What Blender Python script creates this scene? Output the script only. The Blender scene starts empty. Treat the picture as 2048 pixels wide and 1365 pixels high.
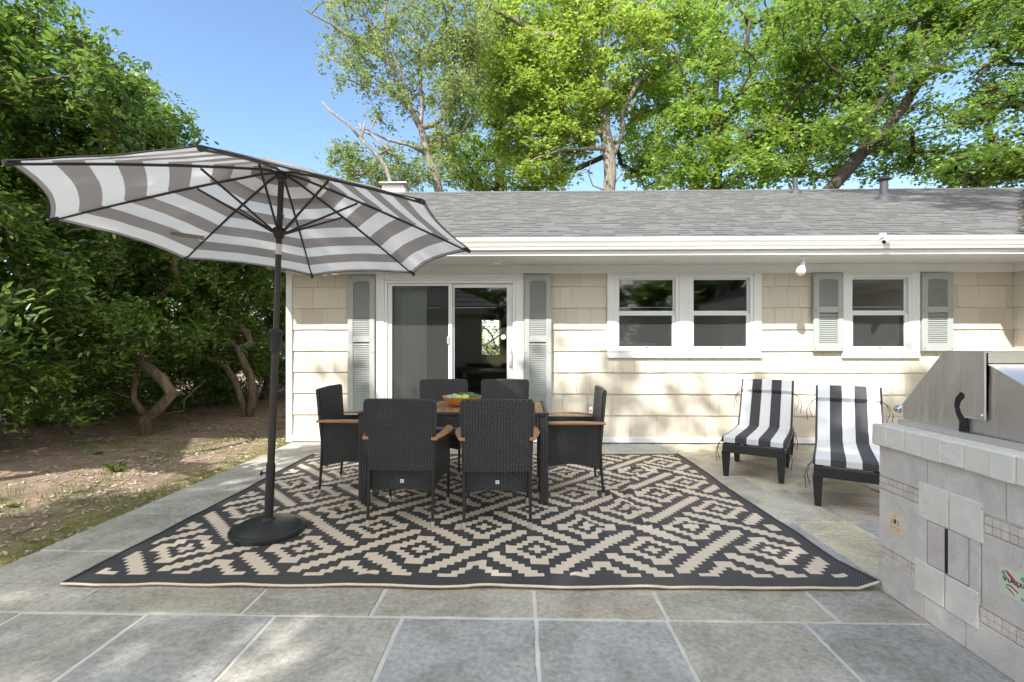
import bpy, math, random
import numpy as np
from mathutils import Vector, Matrix, noise as mnoise
PI = math.pi
R = math.radians
random.seed(7)
RNG = np.random.default_rng(11)
sc = bpy.context.scene
COL = sc.collection

# ------------------------------------------------------------------ camera, sky, sun
F, EYE, YAW, HORIZ = 967.0, 1.28, math.atan(23 / 967.0), 687.0
cd = bpy.data.cameras.new('camera')
cam = bpy.data.objects.new('camera', cd)
COL.objects.link(cam)
cam.location = (0, 0, EYE)
cam.rotation_euler = (PI / 2, 0, YAW)
cd.sensor_width = 36
cd.lens = 36 * F / 2048
cd.shift_y = (HORIZ - 682.5) / 2048
cd.clip_start, cd.clip_end = 0.05, 2000
sc.camera = cam

SUN_TO = Vector((-0.57, -1.0, 1.02)).normalized()      # towards the sun: behind the viewer, to the left
SUN_EL = math.asin(SUN_TO.z)
w = bpy.data.worlds.new('World')
sc.world = w
w.use_nodes = True
nt = w.node_tree
nt.nodes.clear()
sky = nt.nodes.new('ShaderNodeTexSky')
sky.sky_type = 'NISHITA'
sky.sun_disc = False
sky.sun_elevation = SUN_EL
sky.sun_rotation = math.atan2(SUN_TO.x, SUN_TO.y)
sky.air_density, sky.dust_density, sky.ozone_density = 1.0, 0.3, 2.5
bg = nt.nodes.new('ShaderNodeBackground')
bg.inputs[1].default_value = 0.15
wo = nt.nodes.new('ShaderNodeOutputWorld')
# unseen bright cloud added behind the viewer as neutral fill light, clear blue ahead
FILL_CLOUD = 12.0
wtc = nt.nodes.new('ShaderNodeTexCoord')
wsp = nt.nodes.new('ShaderNodeSeparateXYZ')
nt.links.new(wtc.outputs['Generated'], wsp.inputs[0])
wmr = nt.nodes.new('ShaderNodeMapRange')
wmr.interpolation_type = 'SMOOTHSTEP'
for k_, v_ in ((1, .10), (2, -.30), (3, 0.0), (4, 1.0)):
    wmr.inputs[k_].default_value = v_
nt.links.new(wsp.outputs[1], wmr.inputs[0])
wns = nt.nodes.new('ShaderNodeTexNoise')
wns.inputs['Scale'].default_value = 3.0
wns.inputs['Detail'].default_value = 5
nt.links.new(wtc.outputs['Generated'], wns.inputs['Vector'])
wcr = nt.nodes.new('ShaderNodeMapRange')
for k_, v_ in ((1, .35), (2, .6), (3, .25), (4, 1.0)):
    wcr.inputs[k_].default_value = v_
nt.links.new(wns.outputs[0], wcr.inputs[0])
wmu = nt.nodes.new('ShaderNodeMath')
wmu.operation = 'MULTIPLY'
nt.links.new(wmr.outputs[0], wmu.inputs[0])
nt.links.new(wcr.outputs[0], wmu.inputs[1])
wmx = nt.nodes.new('ShaderNodeMix')
wmx.data_type = 'RGBA'
nt.links.new(wmu.outputs[0], wmx.inputs[0])
nt.links.new(sky.outputs[0], wmx.inputs[6])
wmx.inputs[7].default_value = (FILL_CLOUD, FILL_CLOUD * .97, FILL_CLOUD * .92, 1)
nt.links.new(wmx.outputs[2], bg.inputs[0])
nt.links.new(bg.outputs[0], wo.inputs[0])
sd = bpy.data.lights.new('sun', 'SUN')
sd.energy = 4.0
sd.angle = R(0.53)
sd.color = (1.0, 0.965, 0.92)
sun = bpy.data.objects.new('sun', sd)
COL.objects.link(sun)
sun.rotation_euler = (-SUN_TO).to_track_quat('-Z', 'Y').to_euler()
sc.view_settings.view_transform = 'Standard'
sc.view_settings.look = 'None'
sc.view_settings.gamma = 1
sc.view_settings.exposure = 1.05
sc.cycles.max_bounces = 8
sc.cycles.diffuse_bounces = 4
sc.cycles.transparent_max_bounces = 8
sc.cycles.use_denoising = True

# ------------------------------------------------------------------ materials
def newmat(name):
    m = bpy.data.materials.new(name)
    m.use_nodes = True
    t = m.node_tree
    t.nodes.clear()
    return m, t
def N(t, typ, **kw):
    n = t.nodes.new(typ)
    for k, v in kw.items():
        if k.startswith('i_'):
            key = k[2:]
            key = int(key) if key.isdigit() else key.replace('_', ' ')
            n.inputs[key].default_value = v
        else:
            setattr(n, k, v)
    return n
def L(t, a, b):
    t.links.new(a, b)
def ramp(t, fac, stops, interp='LINEAR'):
    r = t.nodes.new('ShaderNodeValToRGB')
    r.color_ramp.interpolation = interp
    e = r.color_ramp.elements
    while len(e) < len(stops):
        e.new(0.5)
    for i, (p, c) in enumerate(stops):
        e[i].position = p
        e[i].color = (*c, 1)
    L(t, fac, r.inputs[0])
    return r.outputs[0]
def mix(t, fac, a, b, mode='MIX'):
    m = t.nodes.new('ShaderNodeMix')
    m.data_type = 'RGBA'
    m.blend_type = mode
    for sock, v in ((m.inputs[0], fac), (m.inputs[6], a), (m.inputs[7], b)):
        if isinstance(v, (int, float)):
            sock.default_value = v
        elif isinstance(v, tuple):
            sock.default_value = (*v, 1) if len(v) == 3 else v
        else:
            L(t, v, sock)
    return m.outputs[2]
def math_n(t, op, a, b=0.0):
    m = t.nodes.new('ShaderNodeMath')
    m.operation = op
    for s, v in zip(m.inputs, (a, b)):
        if isinstance(v, (int, float)):
            s.default_value = v
        else:
            L(t, v, s)
    return m.outputs[0]
def noise(t, scale, detail=4, rough=.55, vec=None, dist=0):
    n = N(t, 'ShaderNodeTexNoise', i_Scale=scale, i_Detail=detail, i_Roughness=rough, i_Distortion=dist)
    if vec is None:
        vec = t.nodes.new('ShaderNodeTexCoord').outputs['Object']
    L(t, vec, n.inputs['Vector'])
    return n.outputs[0]
def finish(t, col, rough=.6, metal=0, bump=None, bstr=.3, bdist=.01, spec=.5, coat=0):
    p = t.nodes.new('ShaderNodeBsdfPrincipled')
    o = t.nodes.new('ShaderNodeOutputMaterial')
    if isinstance(col, tuple):
        p.inputs['Base Color'].default_value = (*col, 1)
    else:
        L(t, col, p.inputs['Base Color'])
    if isinstance(rough, (int, float)):
        p.inputs['Roughness'].default_value = rough
    else:
        L(t, rough, p.inputs['Roughness'])
    p.inputs['Metallic'].default_value = metal
    p.inputs['Specular IOR Level'].default_value = spec
    p.inputs['Coat Weight'].default_value = coat
    if bump is not None:
        b = N(t, 'ShaderNodeBump', i_Strength=bstr, i_Distance=bdist)
        L(t, bump, b.inputs['Height'])
        L(t, b.outputs[0], p.inputs['Normal'])
    L(t, p.outputs[0], o.inputs[0])
    return p
def simple(name, col, rough=.6, metal=0, var=.12, vs=6, bump=0, bs=60, island=0, spec=.5):
    m, t = newmat(name)
    n = noise(t, vs)
    c = mix(t, n, tuple(min(1, x * (1 - var)) for x in col), tuple(min(1, x * (1 + var)) for x in col))
    if island:
        g = t.nodes.new('ShaderNodeNewGeometry')
        k = math_n(t, 'MULTIPLY_ADD', g.outputs['Random Per Island'], island)
        t.nodes[-1].inputs[2].default_value = 1 - island / 2
        cc = t.nodes.new('ShaderNodeCombineColor')
        for i in range(3):
            L(t, k, cc.inputs[i])
        c = mix(t, 1.0, c, cc.outputs[0], 'MULTIPLY')
    finish(t, c, rough, metal, noise(t, bs) if bump else None, bump, spec=spec)
    return m
def uvnode(t):
    return N(t, 'ShaderNodeUVMap', uv_map='UVMap').outputs[0]

M = {}
M['white'] = simple('white_paint', (.78, .78, .77), .45, var=.05, vs=3)
M['vinyl'] = simple('white_vinyl', (.80, .81, .81), .3, var=.04, vs=4)
M['gutter'] = simple('gutter_paint', (.70, .69, .64), .35, var=.06, vs=2)
M['soffit'] = simple('soffit_paint', (.74, .73, .71), .6, var=.04)
M['sage'] = simple('sage_paint', (.385, .41, .39), .5, var=.06, vs=5)
M['mortar'] = simple('mortar', (.60, .58, .54), .9, var=.25, vs=9, bump=.4)
M['black_metal'] = simple('black_metal', (.022, .021, .021), .4, var=.2)
M['bronze'] = simple('bronze_pole', (.050, .042, .038), .38, .3, var=.2)
M['black_plastic'] = simple('black_plastic', (.028, .028, .029), .42, var=.3, vs=20)
M['black_wood'] = simple('black_painted_wood', (.022, .022, .023), .42, var=.3, vs=14, bump=.1)
M['silver'] = simple('silver_cap', (.62, .61, .59), .35, .6)
M['chrome'] = simple('chrome', (.7, .7, .7), .15, 1)
M['grey_cushion'] = simple('grey_cushion', (.22, .23, .25), .9, var=.1, vs=30, bump=.2, bs=300)
M['cloth_white'] = simple('white_cloth', (.72, .72, .73), .85, var=.03, bump=.15, bs=250)
M['cloth_black'] = simple('black_cloth', (.050, .051, .060), .85, var=.15, bump=.15, bs=250)
M['lime'] = simple('lime_skin', (.50, .62, .12), .4, var=.2, vs=30)
M['avocado'] = simple('avocado_skin', (.06, .13, .025), .45, var=.4, vs=60, bump=.3)
M['pale_fruit'] = simple('pale_green_skin', (.36, .47, .38), .5, var=.15, vs=30)
M['hose'] = simple('grey_plastic', (.33, .34, .35), .5)
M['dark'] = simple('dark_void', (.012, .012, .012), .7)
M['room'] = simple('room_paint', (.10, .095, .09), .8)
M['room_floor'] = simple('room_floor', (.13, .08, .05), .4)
M['curtain'] = simple('curtain_cloth', (.84, .90, .84), .9)
M['blue_cushion'] = simple('blue_cushion', (.30, .33, .50), .9)
M['sticker'] = simple('sticker', (.86, .86, .86), .5)
M['flash'] = simple('pipe_boot', (.055, .055, .062), .6)
M['lens'] = simple('lens_glass', (.02, .02, .02), .1)
M['bulb'] = simple('frosted_bulb', (.82, .80, .78), .3)
M['foliage_wall'] = simple('pale_render', (.72, .69, .66), .8, var=.1, vs=1)

def m_siding():
    m, t = newmat('cream_shingle')
    g = t.nodes.new('ShaderNodeNewGeometry')
    tc = t.nodes.new('ShaderNodeTexCoord')
    mp = N(t, 'ShaderNodeMapping', i_Scale=(60, 60, 4))
    L(t, tc.outputs['Object'], mp.inputs[0])
    gr = noise(t, 1.0, 4, .6, mp.outputs[0])
    big = noise(t, 1.4, 3)
    c = ramp(t, g.outputs['Random Per Island'], [(0, (.60, .54, .44)), (.5, (.65, .59, .49)), (1, (.685, .625, .525))])
    c = mix(t, math_n(t, 'MULTIPLY', big, .22), c, (.53, .48, .41))
    mp2 = N(t, 'ShaderNodeMapping', i_Scale=(26, 26, 1.2))
    L(t, tc.outputs['Object'], mp2.inputs[0])
    st = ramp(t, noise(t, 1.0, 4, .7, mp2.outputs[0]), [(.58, (0, 0, 0)), (.78, (.35, .35, .35))])
    c = mix(t, st, c, (.42, .38, .31))
    finish(t, c, .6, bump=gr, bstr=.6, bdist=.006)
    return m
M['siding'] = m_siding()
def m_roof():
    m, t = newmat('asphalt_shingle')
    g = t.nodes.new('ShaderNodeNewGeometry')
    c = ramp(t, g.outputs['Random Per Island'], [(0, (.145, .143, .141)), (.5, (.168, .165, .161)), (1, (.195, .191, .185))])
    gr = noise(t, 220, 2)
    c = mix(t, .55, c, ramp(t, gr, [(.3, (.08, .08, .08)), (.7, (.42, .42, .42))]), 'OVERLAY')
    big = noise(t, .9, 3)
    c = mix(t, math_n(t, 'MULTIPLY', big, .25), c, (.12, .12, .115))
    finish(t, c, .95, bump=gr, bstr=.5, bdist=.004)
    return m
M['roof'] = m_roof()
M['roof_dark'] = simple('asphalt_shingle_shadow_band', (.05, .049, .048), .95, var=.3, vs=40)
def m_stone():
    m, t = newmat('bluestone')
    a = N(t, 'ShaderNodeVertexColor', layer_name='Col')
    tc = t.nodes.new('ShaderNodeTexCoord')
    blot = noise(t, 2.3, 8, .68, dist=.7)
    fine = noise(t, 38, 5, .65)
    mp = N(t, 'ShaderNodeMapping', i_Scale=(3, 5, 1), i_Rotation=(0, 0, .5))
    L(t, tc.outputs['Object'], mp.inputs[0])
    streak = noise(t, 1.0, 7, .7, mp.outputs[0], .8)
    c = mix(t, ramp(t, blot, [(.42, (0, 0, 0)), (.64, (.75, .75, .75))]), a.outputs[0], (.235, .22, .18))
    c = mix(t, ramp(t, streak, [(.48, (0, 0, 0)), (.72, (.5, .5, .5))]), c, (.54, .53, .49))
    c = mix(t, .75, c, ramp(t, fine, [(.25, (.28, .28, .28)), (.75, (.71, .71, .71))]), 'OVERLAY')
    sp = noise(t, 9, 6, .75)
    c = mix(t, ramp(t, sp, [(.66, (0, 0, 0)), (.70, (.65, .65, .65))]), c, (.10, .10, .088))
    lich = noise(t, 15, 4, .6)
    c = mix(t, ramp(t, lich, [(.70, (0, 0, 0)), (.73, (.7, .7, .7))]), c, (.52, .52, .48))
    bh = math_n(t, 'ADD', math_n(t, 'MULTIPLY', fine, .35), math_n(t, 'MULTIPLY', streak, 1.0))
    finish(t, c, .7, bump=bh, bstr=.7, bdist=.015, spec=.4)
    return m
M['stone'] = m_stone()
def m_ground():
    m, t = newmat('dirt_and_moss')
    tc = t.nodes.new('ShaderNodeTexCoord')
    big = noise(t, .8, 6, .6)
    med = noise(t, 5, 8, .7)
    fine = noise(t, 60, 4, .7)
    c = mix(t, ramp(t, med, [(.35, (0, 0, 0)), (.65, (1, 1, 1))]), (.15, .10, .068), (.34, .24, .175))
    c = mix(t, ramp(t, fine, [(.3, (0, 0, 0)), (.75, (.6, .6, .6))]), c, (.50, .40, .32))
    sx = N(t, 'ShaderNodeSeparateXYZ')
    L(t, tc.outputs['Object'], sx.inputs[0])
    edge = math_n(t, 'MULTIPLY_ADD', sx.outputs[0], .55)
    t.nodes[-1].inputs[2].default_value = 2.35
    f = math_n(t, 'ADD', math_n(t, 'MULTIPLY', edge, .45), math_n(t, 'MULTIPLY', math_n(t, 'ADD', big, math_n(t, 'MULTIPLY', med, .6)), .85))
    moss = ramp(t, f, [(.78, (0, 0, 0)), (1.0, (.85, .85, .85))])
    mc = mix(t, fine, (.13, .14, .035), (.34, .33, .09))
    c = mix(t, moss, c, mc)
    finish(t, c, .95, bump=math_n(t, 'ADD', med, fine), bstr=.7, bdist=.03, spec=.2)
    return m
M['ground'] = m_ground()
def m_wicker():
    m, t = newmat('black_wicker')
    uv = uvnode(t)
    b = N(t, 'ShaderNodeTexBrick', offset=.5, i_Scale=1.0)
    b.inputs['Mortar Size'].default_value = .0042
    b.inputs['Mortar Smooth'].default_value = 1.0
    b.inputs['Brick Width'].default_value = .0155
    b.inputs['Row Height'].default_value = .021
    sw = N(t, 'ShaderNodeSeparateXYZ')
    cw = N(t, 'ShaderNodeCombineXYZ')
    L(t, uv, sw.inputs[0])
    L(t, sw.outputs[1], cw.inputs[0])
    L(t, sw.outputs[0], cw.inputs[1])
    L(t, cw.outputs[0], b.inputs['Vector'])
    wv = N(t, 'ShaderNodeTexWave', wave_type='BANDS', bands_direction='X', i_Scale=1.0)
    mp = N(t, 'ShaderNodeMapping', i_Scale=(2 * PI / .042 / 6.28 * 0 + 1 / .021 / 3.18, 1, 1))
    L(t, uv, mp.inputs[0])
    L(t, mp.outputs[0], wv.inputs['Vector'])
    h = math_n(t, 'SUBTRACT', 1.0, b.outputs['Fac'])
    c = mix(t, h, (.003, .003, .003), (.085, .085, .090))
    c = mix(t, noise(t, 8), c, (.034, .034, .037))
    finish(t, c, .36, bump=h, bstr=1.0, bdist=.007, spec=.6)
    return m
M['wicker'] = m_wicker()
def m_wood(name, c1, c2, rough=.45, ax=(3, 60, 60)):
    m, t = newmat(name)
    tc = t.nodes.new('ShaderNodeTexCoord')
    mp = N(t, 'ShaderNodeMapping', i_Scale=ax)
    L(t, tc.outputs['Object'], mp.inputs[0])
    g = t.nodes.new('ShaderNodeNewGeometry')
    n = noise(t, 1.0, 5, .6, mp.outputs[0], .6)
    c = mix(t, ramp(t, n, [(.3, (0, 0, 0)), (.7, (1, 1, 1))]), c1, c2)
    c = mix(t, math_n(t, 'MULTIPLY', g.outputs['Random Per Island'], .4), c, c1)
    finish(t, c, rough, bump=n, bstr=.1)
    return m
M['acacia'] = m_wood('acacia_wood', (.30, .14, .055), (.50, .27, .12), ax=(50, 4, 50))
M['arm_wood'] = m_wood('arm_wood', (.36, .17, .07), (.55, .30, .14), .4, ax=(50, 5, 50))
M['bowl'] = m_wood('bowl_wood', (.52, .22, .06), (.66, .31, .10), .35, ax=(6, 6, 60))
def m_rug(name, c1, c2, stripe):
    m, t = newmat(name)
    tc = t.nodes.new('ShaderNodeTexCoord')
    mp = N(t, 'ShaderNodeMapping', i_Rotation=(0, 0, .62))
    L(t, tc.outputs['Object'], mp.inputs[0])
    wv = N(t, 'ShaderNodeTexWave', wave_type='BANDS', bands_direction='X', i_Scale=26, i_Distortion=.3)
    L(t, mp.outputs[0], wv.inputs['Vector'])
    c = mix(t, math_n(t, 'MULTIPLY', wv.outputs['Fac'], stripe), c1, c2)
    dirt = noise(t, 1.6, 5)
    c = mix(t, math_n(t, 'MULTIPLY', dirt, .16), c, (.26, .235, .205))
    finish(t, c, .62, bump=wv.outputs['Fac'], bstr=.35, bdist=.002, spec=.4)
    return m
M['rug_dark'] = m_rug('rug_dark', (.019, .0195, .021), (.082, .083, .088), .75)
M['rug_light'] = m_rug('rug_light', (.76, .64, .50), (.64, .53, .41), .6)
def m_canopy(name, col, tr):
    m, t = newmat(name)
    p = N(t, 'ShaderNodeBsdfPrincipled', i_Roughness=.85)
    n = noise(t, 160, 3)
    wr = noise(t, 5, 5, .6, dist=1.5)
    c = mix(t, n, tuple(x * .9 for x in col), tuple(min(1, x * 1.08) for x in col))
    L(t, c, p.inputs['Base Color'])
    b = N(t, 'ShaderNodeBump', i_Strength=.5, i_Distance=.02)
    L(t, wr, b.inputs['Height'])
    L(t, b.outputs[0], p.inputs['Normal'])
    tl = N(t, 'ShaderNodeBsdfTranslucent', i_Color=(*[min(1, x * 1.05) for x in col], 1))
    ms = N(t, 'ShaderNodeMixShader', i_0=tr)
    L(t, p.outputs[0], ms.inputs[1])
    L(t, tl.outputs[0], ms.inputs[2])
    o = t.nodes.new('ShaderNodeOutputMaterial')
    L(t, ms.outputs[0], o.inputs[0])
    return m
M['can_white'] = m_canopy('canopy_white', (.86, .83, .79), .5)
M['can_grey'] = m_canopy('canopy_taupe', (.33, .29, .26), .5)
def m_steel(name, r=.30, sc_=(2, 80, 2), col=(.62, .60, .57)):
    m, t = newmat(name)
    tc = t.nodes.new('ShaderNodeTexCoord')
    mp = N(t, 'ShaderNodeMapping', i_Scale=sc_)
    L(t, tc.outputs['Object'], mp.inputs[0])
    n = noise(t, 4.0, 4, .6, mp.outputs[0])
    n2 = noise(t, 3.5, 5, .6)
    st = ramp(t, noise(t, 26, 5, .8), [(.66, (0, 0, 0)), (.74, (.7, .7, .7))])
    c = mix(t, math_n(t, 'MULTIPLY', n2, .5), col, tuple(x * .72 for x in col))
    c = mix(t, math_n(t, 'MULTIPLY', st, .5), c, (.22, .17, .13))
    mpw = N(t, 'ShaderNodeMapping', i_Scale=(3, 7, 2.2), i_Rotation=(.5, 0, 0))
    L(t, tc.outputs['Object'], mpw.inputs[0])
    wob = noise(t, 1.0, 3, .5, mpw.outputs[0], .6)
    p = finish(t, c, math_n(t, 'ADD', math_n(t, 'MULTIPLY', n, .25), r - .14), 1, bump=wob, bstr=.16, bdist=.06)
    return m
M['steel'] = m_steel('brushed_steel', .42, col=(.86, .83, .79))
def m_tile(name, c1, c2, pits=.5, isl=.2):
    m, t = newmat(name)
    g = t.nodes.new('ShaderNodeNewGeometry')
    big = noise(t, 7, 7, .7, dist=.8)
    fine = noise(t, 110, 4, .7)
    pt = ramp(t, noise(t, 75, 4, .7), [(.66, (0, 0, 0)), (.72, (.8, .8, .8))])
    c = mix(t, ramp(t, big, [(.3, (0, 0, 0)), (.7, (1, 1, 1))]), c1, c2)
    c = mix(t, math_n(t, 'MULTIPLY', g.outputs['Random Per Island'], isl), c, (.42, .34, .30))
    c = mix(t, math_n(t, 'MULTIPLY', pt, pits), c, (.18, .15, .13))
    c = mix(t, .4, c, ramp(t, fine, [(.2, (.35, .35, .35)), (.8, (.65, .65, .65))]), 'OVERLAY')
    bh = math_n(t, 'SUBTRACT', big, math_n(t, 'MULTIPLY', pt, .6))
    finish(t, c, .72, bump=bh, bstr=.8, bdist=.010, spec=.35)
    return m
M['trav'] = m_tile('travertine', (.47, .435, .41), (.64, .61, .575), .4, .3)
M['trav_rough'] = m_tile('tumbled_travertine', (.60, .57, .52), (.70, .67, .615), .5, .1)
M['trav_small'] = m_tile('mosaic_stone', (.52, .47, .42), (.64, .59, .53), .4, .5)
M['pic_tile'] = m_tile('picture_tile', (.62, .50, .36), (.66, .57, .44), .0, 0)
M['pic_green'] = m_tile('picture_tile_green', (.44, .54, .42), (.60, .60, .47), .0, 0)
M['ink_dark'] = simple('dark_ink', (.05, .045, .04), .6)
M['ink_red'] = simple('red_ink', (.42, .05, .06), .6)
M['ink_orange'] = simple('orange_ink', (.60, .28, .13), .6)
M['ink_green'] = simple('green_ink', (.16, .30, .20), .6)

def m_glass():
    m, t = newmat('window_glass')
    tr = N(t, 'ShaderNodeBsdfTransparent', i_Color=(.91, .93, .92, 1))
    gl = N(t, 'ShaderNodeBsdfGlossy', i_Roughness=.035)
    fr = N(t, 'ShaderNodeFresnel', i_IOR=1.6)
    ms = t.nodes.new('ShaderNodeMixShader')
    L(t, math_n(t, 'MULTIPLY', fr.outputs[0], 1.15), ms.inputs[0])
    L(t, tr.outputs[0], ms.inputs[1])
    L(t, gl.outputs[0], ms.inputs[2])
    o = t.nodes.new('ShaderNodeOutputMaterial')
    L(t, ms.outputs[0], o.inputs[0])
    return m
M['glass'] = m_glass()
def m_screen():
    m, t = newmat('insect_screen')
    tr = N(t, 'ShaderNodeBsdfTransparent')
    n = noise(t, 170, 2)
    df = t.nodes.new('ShaderNodeBsdfDiffuse')
    L(t, ramp(t, n, [(.35, (.05, .05, .05)), (.7, (.20, .195, .19))]), df.inputs[0])
    ms = N(t, 'ShaderNodeMixShader', i_0=.22)
    L(t, tr.outputs[0], ms.inputs[1])
    L(t, df.outputs[0], ms.inputs[2])
    o = t.nodes.new('ShaderNodeOutputMaterial')
    L(t, ms.outputs[0], o.inputs[0])
    return m
M['screen'] = m_screen()
def m_leaf(name, c_lo, c_mid, c_hi, trans=.4, rough=.5, spec=.4, tcol=None):
    m, t = newmat(name)
    g = t.nodes.new('ShaderNodeNewGeometry')
    big = noise(t, .9, 2)
    f = math_n(t, 'ADD', math_n(t, 'MULTIPLY', g.outputs['Random Per Island'], .75), math_n(t, 'MULTIPLY', big, .5))
    c = ramp(t, f, [(.1, c_lo), (.55, c_mid), (1.0, c_hi)])
    p = N(t, 'ShaderNodeBsdfPrincipled', i_Roughness=rough)
    p.inputs['Specular IOR Level'].default_value = spec
    L(t, c, p.inputs['Base Color'])
    tl = t.nodes.new('ShaderNodeBsdfTranslucent')
    L(t, mix(t, .5, c, tcol or tuple(min(1, x * 1.6) for x in c_hi)), tl.inputs[0])
    ms = N(t, 'ShaderNodeMixShader', i_0=trans)
    L(t, p.outputs[0], ms.inputs[1])
    L(t, tl.outputs[0], ms.inputs[2])
    o = t.nodes.new('ShaderNodeOutputMaterial')
    L(t, ms.outputs[0], o.inputs[0])
    return m
M['leaf_hedge'] = m_leaf('hedge_leaf', (.009, .020, .006), (.036, .082, .013), (.31, .46, .09), .34, .28, .8)
M['leaf_maple'] = m_leaf('maple_leaf', (.045, .085, .010), (.185, .29, .032), (.43, .54, .10), .45)
M['leaf_sparse'] = m_leaf('poplar_leaf', (.05, .085, .022), (.16, .22, .06), (.36, .44, .16), .4)
M['leaf_mid'] = m_leaf('oak_leaf', (.035, .07, .010), (.15, .25, .035), (.36, .50, .09), .42)
M['leaf_dark'] = m_leaf('dark_leaf', (.02, .045, .010), (.085, .16, .027), (.26, .38, .065), .4)
M['leaf_litter'] = m_leaf('dry_leaf', (.22, .16, .10), (.42, .34, .24), (.62, .55, .44), .1, .8)
M['grass'] = m_leaf('grass_blade', (.06, .10, .015), (.14, .20, .03), (.24, .29, .07), .35)
def m_bark(name, c1, c2):
    m, t = newmat(name)
    tc = t.nodes.new('ShaderNodeTexCoord')
    mp = N(t, 'ShaderNodeMapping', i_Scale=(14, 14, 3))
    L(t, tc.outputs['Object'], mp.inputs[0])
    n = noise(t, 1.0, 7, .7, mp.outputs[0], .4)
    c = mix(t, ramp(t, n, [(.35, (0, 0, 0)), (.65, (1, 1, 1))]), c1, c2)
    finish(t, c, .9, bump=n, bstr=.9, bdist=.03, spec=.2)
    return m
M['bark_grey'] = m_bark('grey_bark', (.11, .095, .08), (.33, .295, .25))
M['bark_dark'] = m_bark('dark_bark', (.028, .024, .020), (.10, .085, .068))
M['bark_hedge'] = m_bark('hedge_bark', (.10, .075, .055), (.27, .21, .155))

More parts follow.
